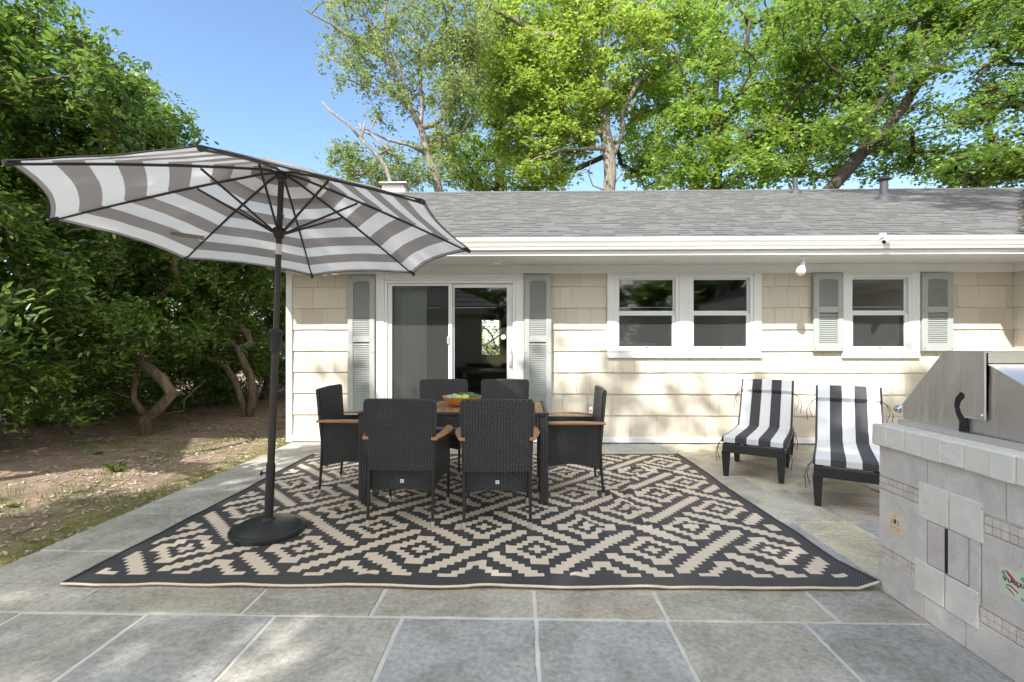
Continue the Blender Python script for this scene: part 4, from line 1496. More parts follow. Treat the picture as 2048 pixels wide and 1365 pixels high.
# ------------------------------------------------------------------ loungers
def make_lounger():
    root = empty('sun_lounger')
    W = .50
    # local: x across (0..W), y along from the foot end
    def prof(s):
        if s < 1.0:
            return .385 - .040 * s
        return .345 + (s - 1.0) * 1.39
    k = MB(); k.bbox((-.01, -.012, .235), (W + .01, .030, .315), .005); k.build('front_rail', M['black_wood'], root)
    for x in (-.012, W - .020):
        k = MB()
        k.bbox((x, .0305, .245), (x + .034, 1.45, .315), .005)
        k.build('side_rail', M['black_wood'], root)
    for x in (0, W):
        for y in (.02, .70, 1.38):
            if y == .70 and x == W:
                pass
            k = MB()
            a, b_ = .036, .022
            sg = -1 if x == 0 else 1
            cx, cy = (x + .016 if x == 0 else x - .016), y + .02
            k.hexa([(cx - b_, cy - b_, 0), (cx + b_, cy - b_, 0), (cx + b_, cy + b_, 0), (cx - b_, cy + b_, 0),
                    (cx - a, cy - a, .244), (cx + a, cy - a, .244), (cx + a, cy + a, .244), (cx - a, cy + a, .244)])
            k.build('leg', M['black_wood'], root)
    k = MB()
    y = .04
    while y < 1.0:
        z = prof(y) - .068
        k.box((.022, y, z), (W - .022, y + .06, z + .016)); y += .085
    k.build('seat_slats', M['black_wood'], root)
    k = MB()
    for x in (.012, W - .042):
        k.hexa([(x, 1.02, .29), (x + .03, 1.02, .29), (x + .03, 1.055, .30), (x, 1.055, .30), (x, 1.33, .72), (x + .03, 1.33, .72), (x + .03, 1.365, .70), (x, 1.365, .70)])
    for i in range(5):
        s = 1.05 + i * .066
        z = prof(s) - .10
        k.box((.042, s + .02, z), (W - .042, s + .035, z + .05))
    k.build('back_frame', M['black_wood'], root)
    # cushion: profile swept across striped width
    path = []
    ks = [0, .01, .03, .15, .40, .52, .62, .78, .92, 1.0, 1.05, 1.12, 1.20, 1.255, 1.265, 1.275, 1.32, 1.355, 1.365]
    for s in ks:
        z = prof(s)
        if s < 1.0:
            z += -.012 * math.exp(-((s - .46) / .03) ** 2)
        if .9 < s < 1.1:
            z += .010
        nrm = (-.81, .58) if s > 1.03 else (0, 1)
        off = 0
        if .0 <= s <= .01:
            off = -.012
        if abs(s - 1.265) < .003:
            off = -.022
        if s > 1.27:
            off = .022 if s < 1.36 else .005
        path.append((s + nrm[0] * off, z + nrm[1] * off))
    th = .055
    low = []
    for s in ks:
        z = prof(s)
        nrm = (-.81, .58) if s > 1.03 else (0, 1)
        low.append((s - nrm[0] * th, z - nrm[1] * th) if s > 1.03 else (s, z - th))
    xs = [-.020, -.018, .0, .0, .104, .104, .208, .208, .312, .312, .416, .416, .520, .520, .538, .540]
    xs = [v * (W / .52) for v in xs]
    drop = [.018, .006, 0, 0, -.0, 0, 0, 0, 0, 0, 0, 0, 0, 0, .006, .018]
    matc = [1, 1, 1, 0, 0, 1, 1, 0, 0, 1, 1, 0, 0, 1, 1]
    c = MB()
    n = len(path)
    def V(i, j):
        s, z = path[j]
        mid = .006 * math.sin(PI * max(0, min(1, xs[i] / W)))
        nn = (-.81, .58) if ks[j] > 1.03 else (0, 1)
        d = drop[i] - mid
        return (xs[i], s - nn[0] * d, z - nn[1] * d)
    vs = [V(i, j) for i in range(len(xs)) for j in range(n)] + [(xs[i], *low[j]) for i in range(len(xs)) for j in range(n)]
    o = len(xs) * n
    fs, mi = [], []
    for i in range(len(xs) - 1):
        if xs[i + 1] - xs[i] < 1e-5:
            continue
        for j in range(n - 1):
            fs.append((i * n + j, (i + 1) * n + j, (i + 1) * n + j + 1, i * n + j + 1)); mi.append(matc[i])
            fs.append((o + i * n + j + 1, o + (i + 1) * n + j + 1, o + (i + 1) * n + j, o + i * n + j)); mi.append(matc[i])
        fs.append((i * n, o + i * n, o + (i + 1) * n, (i + 1) * n)); mi.append(matc[i])
        fs.append((i * n + n - 1, (i + 1) * n + n - 1, o + (i + 1) * n + n - 1, o + i * n + n - 1)); mi.append(matc[i])
    for i in (0, len(xs) - 1):
        for j in range(n - 1):
            q = (i * n + j, i * n + j + 1, o + i * n + j + 1, o + i * n + j)
            fs.append(q if i == 0 else tuple(reversed(q))); mi.append(1)
    c.add(vs, fs)
    c.mi = mi
    cu_ = c.build('cushion', [M['cloth_white'], M['cloth_black']], root, smooth=True, fixn=False)
    for (x, y, z, dx) in ((-.02, .02, .35, -.02), (W + .02, .02, .35, .02), (W + .02, .95, .36, .02), (-.02, 1.27, .72, -.03), (W + .02, 1.27, .72, .03)):
        k = MB()
        k.tube([(x, y, z), (x + dx, y - .01, z - .03), (x + dx * 1.8, y - .02, z - .10), (x + dx * .8, y - .015, z - .19)], .003, 5, sx=.5)
        k.tube([(x, y, z), (x + dx * 1.6, y + .01, z - .04), (x + dx * 2.6, y + .0, z - .12), (x + dx * 2.2, y + .01, z - .22)], .003, 5, sx=.5)
        k.build('tie', M['cloth_black'], cu_, smooth='all')
    return root
lo = make_lounger()
lo.location = (1.925, 4.70, .0)
lo.rotation_euler = (0, 0, -R(31.7))
tag(lo, 'sun lounger with black and white striped cushion on the left, nearest the kitchen windows', 'lounger', 'striped sun loungers by the house wall')
l2 = copy_tree(lo)
l2.location = (2.29, 3.85, .0)
tag(l2, 'striped sun lounger on the right, partly behind the stone grill island', 'lounger', 'striped sun loungers by the house wall')

# ------------------------------------------------------------------ grill island
def build_island():
    root = empty('grill_island', (2.3, 1.6, 0))
    tag(root, 'pale stone tiled outdoor kitchen island with overhanging tumbled tile countertop', 'kitchen island')
    O = Vector(root.location)
    def ib(mb, name, mat, par=root, **k):
        o = mb.build(name, mat, par, **k)
        o.location = -O if par is root else (0, 0, 0)
        return o
    X = 1.85
    core = MB()
    core.prism([(-.2, 0), (2.535, 0), (2.558, .022), (2.548, .76), (-.2, .76)], X + .010, 2.80)
    ib(core, 'body', M['mortar'])
    G = .0016
    def tile(mb, ya, yb, za, zb, proud=0.0, bev=.002):
        mb.bbox((X - proud, ya + G, za + G), (X + .0098, yb - G, zb - G), bev)
    big = MB()
    yF = 2.560
    # top course under the counter
    ys = [yF, 2.262, 1.90, 1.50, 1.1, .7, .3]
    for a, b_ in zip(ys[:-1], ys[1:]):
        lo_ = .595 if b_ > 2.2 else .590
        tile(big, b_, a, .637 if False else .595, .758)
    # middle field
    tile(big, 2.264, 2.562, .233, .529)
    tile(big, 2.158, 2.262, .270, .470)
    tile(big, 2.056, 2.156, .270, .470)
    tile(big, 2.001, 2.054, .213, .520)
    tile(big, 1.62, 1.999, .213, .520)
    tile(big, 1.20, 1.618, .213, .520)
    tile(big, .8, 1.198, .213, .520)
    # bottom course
    ys = [2.565, 2.285, 2.070, 1.75, 1.45, 1.1, .7]
    for a, b_ in zip(ys[:-1], ys[1:]):
        tile(big, b_, a, .003, .113 if b_ > 2.0 and a < 2.3 else .152)
    ib(big, 'wall_tiles', M['trav'])
    for (a, b_, za, zb) in ((2.147, 2.308, .471, .636), (1.988, 2.145, .471, .634), (2.168, 2.330, .114, .269), (2.008, 2.166, .113, .266)):
        bs = MB()
        bs.bbox((X - .005, a + G, za), (X + .0095, b_ - G, zb), .004)
        ib(bs, 'raised_tile', M['trav_rough'])
    def mosaic(ya, yb, za, zb):
        mo = MB()
        s = (zb - za) / 2
        y = yb
        while y > ya + .01:
            for r in range(2):
                e = random.uniform(0, .0015)
                mo.bbox((X + .001 - e, max(y - s, ya) + .001, za + r * s + .001), (X + .0097, y - .001, za + (r + 1) * s - .001), .0015)
            y -= s
        ib(mo, 'mosaic_band', M['trav_small'])
    mosaic(2.310, 2.561, .5305, .5935)
    mosaic(.8, 1.987, .5215, .5885)
    mosaic(2.332, 2.565, .1705, .2315)
    mosaic(.8, 2.006, .1535, .2115)
    sl = MB()
    sl.bbox((X - .0012, 2.157, .272), (X + .004, 2.169, .467), .001)
    sl.build
    ib(sl, 'slot', M['dark'])
    # end wall (far side) tiles
    ew = MB()
    for x in np.arange(1.863, 2.75, .30):
        for za, zb in ((.003, .36), (.36, .755)):
            ew.bbox((x + G, 2.552, za + G + .02), (min(x + .30, 2.79) - G, 2.562, zb - G), .002)
    ib(ew, 'end_tiles', M['trav'])
    # picture tiles
    pk = MB(); pk.bbox((X - .003, 2.398, .332), (X + .001, 2.502, .437), .002)
    p1 = ib(pk, 'picture_tile', M['pic_tile'])
    k = MB(); k.lathe([(.014, 0), (.014, .0008)], 14, (X - .0031, 2.449, .394), (-1, 0, 0), .95, .6); ib(k, 'emblem', M['ink_dark'], p1)
    k = MB()
    k.lathe([(.008, 0), (.006, .0006)], 8, (X - .0031, 2.449, .418), (-1, 0, 0), .6, 1.3)
    for i in range(9):
        y = 2.413 + i * .008
        zc = .362 + .004 * math.sin(i * 2.1)
        k.bbox((X - .0036, y, zc - .005), (X - .0031, y + .0055, zc + .005), .0002)
    k.bbox((X - .0036, 2.42, .347), (X - .0031, 2.48, .350), .0002)
    ib(k, 'ornament', M['ink_orange'], p1)
    k = MB()
    for s in (-1, 1):
        for i in range(4):
            k.lathe([(.004, 0), (.004, .0006)], 8, (X - .0031, 2.449 + s * (.019 + .002 * (i % 2)), .378 + .008 * i), (-1, 0, 0))
    ib(k, 'laurel', M['ink_green'], p1)
    pk = MB(); pk.bbox((X - .003, 1.722, .314), (X + .001, 1.924, .4235), .002)
    p2 = ib(pk, 'picture_tile', M['pic_green'])
    tc = bpy.data.curves.new('lettering', 'FONT')
    tc.body = 'VIAREGGIO'
    tc.size = .022
    tc.extrude = .0004
    tc.offset = .0005
    to = bpy.data.objects.new('lettering_source', tc)
    dg = bpy.context.evaluated_depsgraph_get()
    COL.objects.link(to)
    bpy.context.view_layer.update()
    me = bpy.data.meshes.new_from_object(to.evaluated_get(bpy.context.evaluated_depsgraph_get()))
    bpy.data.objects.remove(to)
    wd = max(v.co.x for v in me.vertices)
    for v in me.vertices:      # reads towards the viewer (-Y) on the face that looks along -X
        x, y, z = v.co
        v.co = (X - .0034 - z, 1.908 - x * (.150 / wd), .368 + y + .004 * math.sin(x / wd * 3))
    me.materials.clear()
    me.materials.append(M['ink_dark'])
    lt = bpy.data.objects.new('lettering', me)
    COL.objects.link(lt)
    lt.parent = p2
    k = MB()
    def stroke(pts, r):
        k.tube([(X - .0034, a, b_) for a, b_ in pts], r, 6, sx=1)
    stroke([(1.897, .412), (1.885, .402), (1.872, .392), (1.858, .380), (1.848, .366)], [.002, .006, .007, .006, .002])
    stroke([(1.898, .350), (1.885, .345), (1.872, .338), (1.862, .330)], [.001, .003, .003, .001])
    k.v = [(max(x, X - .0040), y, z) for x, y, z in k.v]
    ib(k, 'red_figure', M['ink_red'], p2, smooth='all')
    k = MB()
    k.tube([(X - .0034, 1.893, .358), (X - .0034, 1.878, .360), (X - .0034, 1.862, .352), (X - .0034, 1.850, .346)], .0025, 6)
    k.v = [(max(x, X - .0040), y, z) for x, y, z in k.v]
    ib(k, 'underline', M['ink_dark'], p2)
    k = MB()
    for (a, b_, r) in ((1.905, .398, .009), (1.899, .385, .008), (1.83, .405, .010), (1.81, .396, .010), (1.80, .335, .008), (1.77, .345, .010), (1.835, .330, .007)):
        k.lathe([(r, 0), (r * .8, .0004)], 9, (X - .0031, a, b_), (-1, 0, 0), 1, random.uniform(.6, 1.2))
    ib(k, 'trees', M['ink_green'], p2)
    # countertop: edge tiles and top slab
    ct = MB()
    y = 2.572
    while y > .3:
        e = random.uniform(-.002, .002)
        ct.bbox((1.818 + e, y - .1055 + .0008, .756 + random.uniform(-.003, .002)), (1.862, y - .0008, .864), .006)
        y -= .1055
    x = 1.8635
    while x < 2.78:
        ct.bbox((x, 2.535, .757), (x + .104, 2.575, .864), .006)
        x += .1055
    ib(ct, 'edge_tiles', M['trav_rough'])
    ct = MB()
    x = 1.863
    col_ = 0
    while x < 2.8:
        y = 2.534
        while y > .2:
            ct.bbox((x + .0008, y - .30, .800), (x + .2988, y - .0012, .8635), .003)
            y -= .3012
        x += .30
    ib(ct, 'countertop', M['trav_rough'])
build_island()

def build_grill():
    root = empty('gas_grill', (2.4, 2.1, .865))
    tag(root, 'stainless steel built in gas grill with its lid closed, set on the stone island', 'grill')
    O = Vector(root.location)
    def gb(mb, name, mat, par=root, **k):
        o = mb.build(name, mat, par, **k)
        o.location = -O if par is root else (0, 0, 0)
        return o
    XL, XR = 1.945, 2.80
    k = MB()
    k.bbox((1.925, 1.30, .8645), (1.943, 2.535, .889), .002)
    k.bbox((1.9432, 2.517, .8645), (2.82, 2.535, .889), .002)
    gb(k, 'trim_frame', M['steel'])
    k = MB()      # fixed firebox and rear housing
    k.prism([(1.32, .866), (2.515, .866), (2.515, .955), (2.40, .985), (2.10, .985), (2.088, 1.187), (1.905, 1.095), (1.62, .95), (1.32, .93)], 1.975, XR - .03)
    gb(k, 'firebox', M['steel'])
    def plate(mb, outer, x0, x1):
        mb.prism(outer, x0, x1)
    # lid: hollow prism with side plate, front slope, top
    side = [(2.530, .888), (2.530, .963), (2.283, 1.236), (2.262, 1.243), (2.084, 1.243), (2.084, .953), (2.175, .953)]
    arc = [(2.185, .958), (2.205, .975), (2.212, 1.005), (2.195, 1.045), (2.178, 1.052)]
    arc2 = [(2.172, 1.046), (2.170, 1.036), (2.186, 1.022), (2.196, .998), (2.192, .975)]
    k = MB()
    # side plate with the curved hinge slot cut from below: two pieces that meet along the slot
    front = [(2.530, .888), (2.530, .963), (2.283, 1.236), (2.262, 1.243), (2.20, 1.243), (2.20, 1.064), (2.225, 1.035), (2.232, 1.0), (2.222, .96), (2.206, .93), (2.210, .888)]
    rear = [(2.1998, 1.243), (2.084, 1.243), (2.084, .953), (2.180, .953), (2.196, .972), (2.204, .998), (2.196, 1.022), (2.178, 1.040), (2.180, 1.056), (2.1998, 1.064)]
    k.prism(front, XL, XL + .004)
    k.prism(rear, XL, XL + .004)
    lid = gb(k, 'lid', M['steel'])
    k = MB()
    k.prism([(2.212, .890), (2.175, .890), (2.178, .952), (2.181, .9528), (2.197, .972), (2.205, .998), (2.197, 1.022), (2.179, 1.040), (2.181, 1.056), (2.1995, 1.063), (2.224, 1.035), (2.231, 1.0), (2.221, .96), (2.205, .93)], XL + .0045, XL + .012)
    gb(k, 'hinge_slot', M['dark'], lid)
    k = MB()
    t = .004
    k.prism([(2.530, .888), (2.530, .963), (2.283, 1.236), (2.262, 1.243), (2.084, 1.243), (2.084, 1.239), (2.261, 1.239), (2.280, 1.232), (2.526, .961), (2.526, .888)], XL + .0042, XR)
    gb(k, 'lid_shell', M['steel'], lid)
    k = MB()      # rolled edge round the side plate
    k.tube([(XL - .001, 2.530, .890), (XL - .001, 2.530, .963), (XL - .001, 2.283, 1.236), (XL - .001, 2.262, 1.243), (XL - .001, 2.086, 1.243), (XL - .001, 2.086, .955), (XL - .001, 2.176, .955)], .0035, 8)
    gb(k, 'rolled_edge', M['steel'], lid, smooth=True)
    k = MB()
    k.box((XL + .013, 2.0845, 1.196), (XR, 2.089, 1.2388))
    gb(k, 'rear_lip', M['steel'], lid)
    k = MB()
    k.prism([(2.085, 1.16), (2.50, .96), (2.27, 1.21), (2.09, 1.21)], XL + .03, XR - .02)
    gb(k, 'lining', M['dark'], lid)
    k = MB()      # fixed side plate under the rear part of the lid
    k.prism([(1.32, .889), (2.20, .889), (2.20, .95), (2.090, .95), (2.083, 1.187), (1.905, 1.095), (1.62, .94), (1.32, .92)], XL + .016, XL + .022)
    gb(k, 'side_plate', M['steel'])
    k = MB()
    k.prism([(2.083, 1.187), (1.905, 1.095), (1.62, .94), (1.32, .92), (1.32, .924), (1.62, .944), (1.905, 1.099), (2.083, 1.192)], XL + .010, XR)
    gb(k, 'rear_cover', M['steel'])
    k = MB()
    k.lathe([(.009, 0), (.009, .003), (.005, .006), (.001, .006)], 12, (XL - .0002, 2.100, .972), (-1, 0, 0))
    k.bbox((XL - .008, 2.098, .965), (XL - .0055, 2.102, .979), .0005)
    gb(k, 'screw', M['chrome'], smooth=True)
    k = MB()
    k.lathe([(.012, 0), (.012, .03), (.018, .034), (.020, .055), (.014, .062), (.001, .064)], 16, (XL + .02, 2.532, .935), (0, 1, 0))
    k.tube([(XL + .01, 2.59, .935), (XR - .05, 2.59, .935)], .013, 12)
    gb(k, 'handle', M['chrome'], lid, smooth=True)
build_grill()

# ------------------------------------------------------------------ vegetation
def leaf_mesh(name, pts, size, mat, parent, shape='oval', up=.5, rng=RNG, out=None, kind=None, vary=.45):
    """pts: (n,3) leaf centres; every leaf a small folded blade with its own orientation"""
    n = len(pts)
    nrm = rng.normal(size=(n, 3))
    if out is None:
        nrm[:, 2] = np.abs(nrm[:, 2]) + up * 2
    else:
        nrm = nrm * .5 + out
    nrm /= np.linalg.norm(nrm, axis=1, keepdims=True)
    d = rng.normal(size=(n, 3))
    d[:, 2] -= .35
    d -= nrm * (d * nrm).sum(1, keepdims=True)
    d /= np.linalg.norm(d, axis=1, keepdims=True)
    s = np.cross(nrm, d)
    sz = (size * (1 + vary * rng.uniform(-1, 1, n)))[:, None]
    if shape == 'oval':      # 6 points, two quads folded along the midrib
        t = [(-.5, 0, 0), (-.12, .21, .05), (.25, .17, .05), (.5, 0, -.06), (.25, -.17, .05), (-.12, -.21, .05)]
        quads = [(0, 3, 2, 1), (0, 5, 4, 3)]
    elif shape == 'maple':   # broad, pointed
        t = [(-.42, 0, 0), (-.10, .48, -.05), (.10, .18, .04), (.52, 0, -.08), (.10, -.18, .04), (-.10, -.48, -.05)]
        quads = [(0, 3, 2, 1), (0, 5, 4, 3)]
    else:                    # blade of grass
        t = [(-.5, .03, 0), (.5, 0, .1), (.5, 0, .1), (-.5, -.03, 0)]
        quads = [(0, 1, 2, 3)]
    k = len(t)
    V = np.empty((n, k, 3), np.float32)
    for i, (a, b, c) in enumerate(t):
        V[:, i] = pts + (d * a + s * b + nrm * c) * sz
    base = (np.arange(n) * k)[:, None]
    Q = np.concatenate([base + np.array(q)[None] for q in quads], 1).reshape(-1).astype(np.int32)
    nf = n * len(quads)
    me = bpy.data.meshes.new(name)
    me.vertices.add(n * k)
    me.vertices.foreach_set('co', V.ravel())
    me.loops.add(nf * 4)
    me.loops.foreach_set('vertex_index', Q)
    me.polygons.add(nf)
    me.polygons.foreach_set('loop_start', np.arange(0, nf * 4, 4, dtype=np.int32))
    me.update(calc_edges=True)
    me.materials.append(mat)
    o = bpy.data.objects.new(name, me)
    COL.objects.link(o)
    if parent is not None:
        o.parent = parent
        o.location = -Vector(parent.location)
    return o

class Skel:
    def __init__(s):
        s.p, s.par = [], []
    def chain(s, pts, parent=-1):
        for q in pts:
            s.p.append(np.array(q, float))
            s.par.append(parent)
            parent = len(s.p) - 1
        return parent
    def nearest(s, q, bias=.35):
        P = np.array(s.p)
        d = np.linalg.norm(P - q, axis=1) + bias * np.maximum(0, P[:, 2] - q[2]) * 2
        return int(np.argmin(d))
def smooth_path(pts, step=.35, jit=.0, rng=RNG):
    pts = [np.array(p, float) for p in pts]
    out = [pts[0]]
    n = len(pts)
    for i in range(n - 1):
        p0, p1, p2, p3 = pts[max(i - 1, 0)], pts[i], pts[i + 1], pts[min(i + 2, n - 1)]
        m = max(1, int(np.linalg.norm(p2 - p1) / step))
        for k in range(1, m + 1):
            t = k / m
            q = .5 * ((2 * p1) + (-p0 + p2) * t + (2 * p0 - 5 * p1 + 4 * p2 - p3) * t * t + (-p0 + 3 * p1 - 3 * p2 + p3) * t ** 3)
            out.append(q + rng.normal(size=3) * jit)
    return out
def grow(name, label, cat, base, limbs, blobs, r0, leafmat, leafsize, nleaf, bark, spread=(.45, .45, .22), shape='maple',
         group=None, seed=1, keep=None, jit=.03, twig=.010, up=.5, leafkeep=None, power=2.2, rmin=.008):
    """limbs: list of point lists (first = trunk); blobs: (centre, radii, clusters)"""
    rng = np.random.default_rng(seed)
    root = empty(name, base)
    tag(root, label, cat, group)
    sk = Skel()
    for i, l in enumerate(limbs):
        pts = smooth_path(l, .4, jit if i else jit * .6, rng)
        if i == 0:
            sk.chain(pts)
        else:
            k = sk.nearest(pts[0], 0)
            sk.chain(pts[1:], k)
    C = []
    for c, r, n in blobs:
        m = 0
        while m < n:
            q = rng.normal(size=3)
            q /= np.linalg.norm(q)
            q *= rng.uniform(.35, 1.0) ** .6
            q = np.array(c) + q * np.array(r)
            m += 1
            if keep is None or keep(q):
                C.append(q)
    C = sorted(C, key=lambda q: np.min(np.linalg.norm(np.array(sk.p) - q, axis=1)))
    for q in C:
        k = sk.nearest(q)
        a = sk.p[k]
        L_ = np.linalg.norm(q - a)
        n = max(2, int(L_ / .4))
        mid = (a + q) / 2 + rng.normal(size=3) * L_ * .10 + np.array([0, 0, .08 * L_])
        pts = []
        for i in range(1, n + 1):
            t = i / n
            pts.append((1 - t) ** 2 * a + 2 * t * (1 - t) * mid + t * t * q)
        sk.chain(pts, k)
    P = np.array(sk.p)
    par = sk.par
    n = len(P)
    cnt = np.zeros(n)
    child = [[] for _ in range(n)]
    for i in range(n):
        if par[i] >= 0:
            child[par[i]].append(i)
    for i in range(n - 1, -1, -1):
        cnt[i] = max(1, cnt[i]) if not child[i] else sum(cnt[j] for j in child[i]) 
    rad = np.maximum(rmin, r0 * (cnt / cnt[0]) ** (1 / power))
    for i in range(n):          # leaders keep some girth
        if par[i] >= 0:
            rad[i] = min(rad[i], rad[par[i]])
    mb = MB()
    for i in range(n):
        starts = [i] if par[i] < 0 else []
        if par[i] >= 0 and child[par[i]] and max(child[par[i]], key=lambda j: cnt[j]) != i:
            starts = [i]
        for s0 in starts:
            ch = ([par[s0]] if par[s0] >= 0 else []) + [s0]
            j = s0
            while child[j]:
                j = max(child[j], key=lambda k2: cnt[k2])
                ch.append(j)
            rr = [rad[k2] for k2 in ch]
            if par[s0] >= 0:
                rr[0] = min(rad[ch[0]], rad[s0] * 1.25)
            rr[-1] = rr[-1] * .5
            ns = 10 if rr[0] > .08 else (6 if rr[0] > .025 else 4)
            mb.tube([P[k2] for k2 in ch], rr, ns)
    t = mb.build('trunk', bark, root, smooth='all', fixn=False)
    t.location = -Vector(root.location)
    if C and nleaf:
        C = np.array(C)
        # leaves sit along short twigs that fan out of every cluster, each twig with its own tilt
        TW = 9
        m = len(C) * TW
        sp = np.array(spread)
        cen = np.repeat(C, TW, axis=0) + rng.normal(size=(m, 3)) * sp * .45
        dr = rng.normal(size=(m, 3)) * sp
        dr /= np.linalg.norm(dr, axis=1, keepdims=True)
        ln = rng.uniform(.7, 1.9, m)[:, None] * sp[0]
        tn = rng.normal(size=(m, 3)) * .55
        tn[:, 2] = np.abs(tn[:, 2]) + .5 + up
        k = max(3, nleaf // TW)
        t_ = rng.uniform(-.3, 1.0, (m, k, 1))
        pts = (cen[:, None] + (dr * ln)[:, None] * t_ - np.array([0, 0, 1]) * (.18 * ln)[:, None] * t_ ** 2 + rng.normal(size=(m, k, 3)) * leafsize * .55).reshape(-1, 3)
        nb = np.repeat(tn, k, axis=0)
        if leafkeep is not None:
            kp = leafkeep(pts)
            pts, nb = pts[kp], nb[kp]
        leaf_mesh('crown', pts, leafsize, leafmat, root, shape, up, rng, nb)
    return root
def PX(u, v, Y):      # the point at distance Y that the photograph shows at (u, v)
    a = YAW
    x, z = (u - 1024) / F, -(v - HORIZ) / F
    dx, dy = x * math.cos(a) - math.sin(a), x * math.sin(a) + math.cos(a)
    return np.array((dx * Y / dy, Y, EYE + z * Y / dy))
def limb(Y, *uv, dy=0):
    n = len(uv)
    return [PX(u, v, Y + dy * i / max(1, n - 1)) for i, (u, v) in enumerate(uv)]
def blob(u, v, Y, ru, rv, ry, n):
    return (PX(u, v, Y), (ru / F * Y, ry, rv / F * Y), n)

# trees behind the house
def ground_of(p):
    return (p[0], p[1], -.05)
def tr(Y, uv, extra_base=True):
    l = limb(Y, *uv)
    b = l[0]
    return [np.array((b[0] + .2, Y, -.1)), np.array((b[0] + .1, Y, b[2] * .5))] + l
BG = 'trees behind the house'
Y = 14
T = tr(Y, [(880, 385), (857, 311), (842, 256), (820, 216), (798, 165), (772, 113), (746, 60), (721, 10), (700, -60)])
grow('poplar_tree', 'tall sparse tree with thin grey green leaves just right of the umbrella peak', 'tree', ground_of(T[0]),
     [T, limb(Y, (774, 116), (740, 98), (710, 82), (662, 46), (622, 28), (596, 8), dy=-1), limb(Y, (871, 330), (880, 296), (893, 271), (922, 266), (940, 234), dy=-.6),
      limb(Y, (845, 262), (893, 223), (915, 183), (933, 146), (939, 100), (930, 30), dy=.8), limb(Y, (842, 256), (842, 176), (834, 91), (840, 15), (850, -60), dy=.6),
      limb(Y, (820, 216), (800, 150), (770, 60), (780, -20), dy=-.9), limb(Y, (857, 311), (820, 290), (776, 282), (710, 250), dy=-.6)],
     [blob(800, 60, Y, 120, 130, 1.5, 66), blob(870, 190, Y, 80, 120, 1.3, 46), blob(745, 30, Y, 95, 80, 1.2, 30), blob(720, 130, Y, 75, 60, 1.0, 18),
      blob(850, 320, Y, 90, 60, 1.2, 34), blob(930, 20, Y, 60, 90, 1.3, 34), blob(925, 150, Y, 50, 110, 1.2, 38), blob(770, 190, Y, 50, 60, 1, 12)],
     .13, M['leaf_sparse'], .085, 96, M['bark_grey'], (.28, .28, .20), 'maple', BG, 3, power=2.4)
Y = 13
T = tr(Y, [(786, 385), (771, 335), (754, 311), (721, 275), (700, 252), (684, 242), (660, 222), (644, 201)])
grow('bare_tree', 'leafless dead limbed tree leaning left above the umbrella', 'tree', ground_of(T[0]),
     [T, limb(Y, (760, 320), (776, 300), (740, 272), (712, 256), dy=.3), limb(Y, (728, 283), (727, 262), (732, 240)), limb(Y, (727, 262), (720, 245))],
     [], .055, None, 0, 0, M['bark_grey'], group=BG, seed=4, power=3.0, rmin=.015)
Y = 15
T = tr(Y, [(700, 390), (705, 340), (700, 300)])
grow('leafy_bush_tree', 'low grey green leafy tree top above the umbrella right of the sky', 'tree', ground_of(T[0]), [T],
     [blob(715, 345, Y, 62, 45, 1.0, 40), blob(690, 310, Y, 28, 28, .7, 10), blob(790, 360, Y, 60, 40, 1.0, 30)], .10, M['leaf_sparse'], .085, 75, M['bark_grey'], (.28, .28, .2), 'maple', BG, 5)
Y = 16
T = tr(Y, [(1218, 385), (1219, 330), (1211, 262), (1206, 200), (1196, 130), (1210, 60), (1225, -60)])
grow('maple_tree', 'bright yellow green maple with a stout pale trunk above the middle of the roof', 'tree', ground_of(T[0]),
     [T, limb(Y, (1214, 300), (1185, 298), (1155, 296), (1120, 297), (1092, 310), dy=-1.2), limb(Y, (1209, 272), (1180, 268), (1150, 272), (1095, 288), dy=-.5),
      limb(Y, (1219, 335), (1238, 300), (1244, 262), (1246, 225), (1268, 180), (1290, 130), dy=-.5), limb(Y, (1220, 375), (1185, 372), (1176, 350), (1184, 320), dy=-.5),
      limb(Y, (1206, 200), (1170, 110), (1135, 82), (1080, 70), (1040, 45), (1000, 20), dy=-1.3), limb(Y, (1196, 130), (1240, 70), (1290, 20), dy=-1),
      limb(Y, (1228, 372), (1238, 355), (1250, 340), dy=-.3)],
     [blob(1100, 60, Y, 130, 110, 1.9, 80), blob(1200, 90, Y, 130, 130, 2.0, 90), blob(1060, 190, Y, 90, 70, 1.6, 55), blob(1130, 215, Y, 110, 45, 1.6, 48),
      blob(1285, 200, Y + .8, 55, 70, 1.1, 22), blob(1085, 290, Y, 95, 38, 1.4, 44), blob(1060, 350, Y, 75, 28, 1.2, 22), blob(1000, 110, Y, 60, 120, 1.5, 30), blob(1300, 80, Y, 55, 120, 1.5, 26)],
     .21, M['leaf_maple'], .135, 92, M['bark_grey'], (.42, .42, .14), 'maple', BG, 6, up=.8)
Y = 19
T = tr(Y, [(1000, 385), (1001, 320), (998, 250), (1005, 150), (1000, 40)])
grow('maple_tree', 'slimmer green tree with straight trunk standing behind the bright maple on its left', 'tree', ground_of(T[0]),
     [T, limb(Y, (1000, 300), (1040, 250), (1070, 180)), limb(Y, (999, 260), (965, 200), (950, 120))],
     [blob(995, 170, Y, 80, 100, 1.8, 76), blob(975, 335, Y, 95, 46, 1.5, 50), blob(1060, 60, Y, 110, 100, 1.6, 56), blob(920, 305, Y, 60, 45, 1.2, 26)],
     .19, M['leaf_mid'], .14, 66, M['bark_dark'], (.42, .42, .16), 'maple', BG, 7)
Y = 20
T = tr(Y, [(1072, 385), (1076, 340), (1070, 300)])
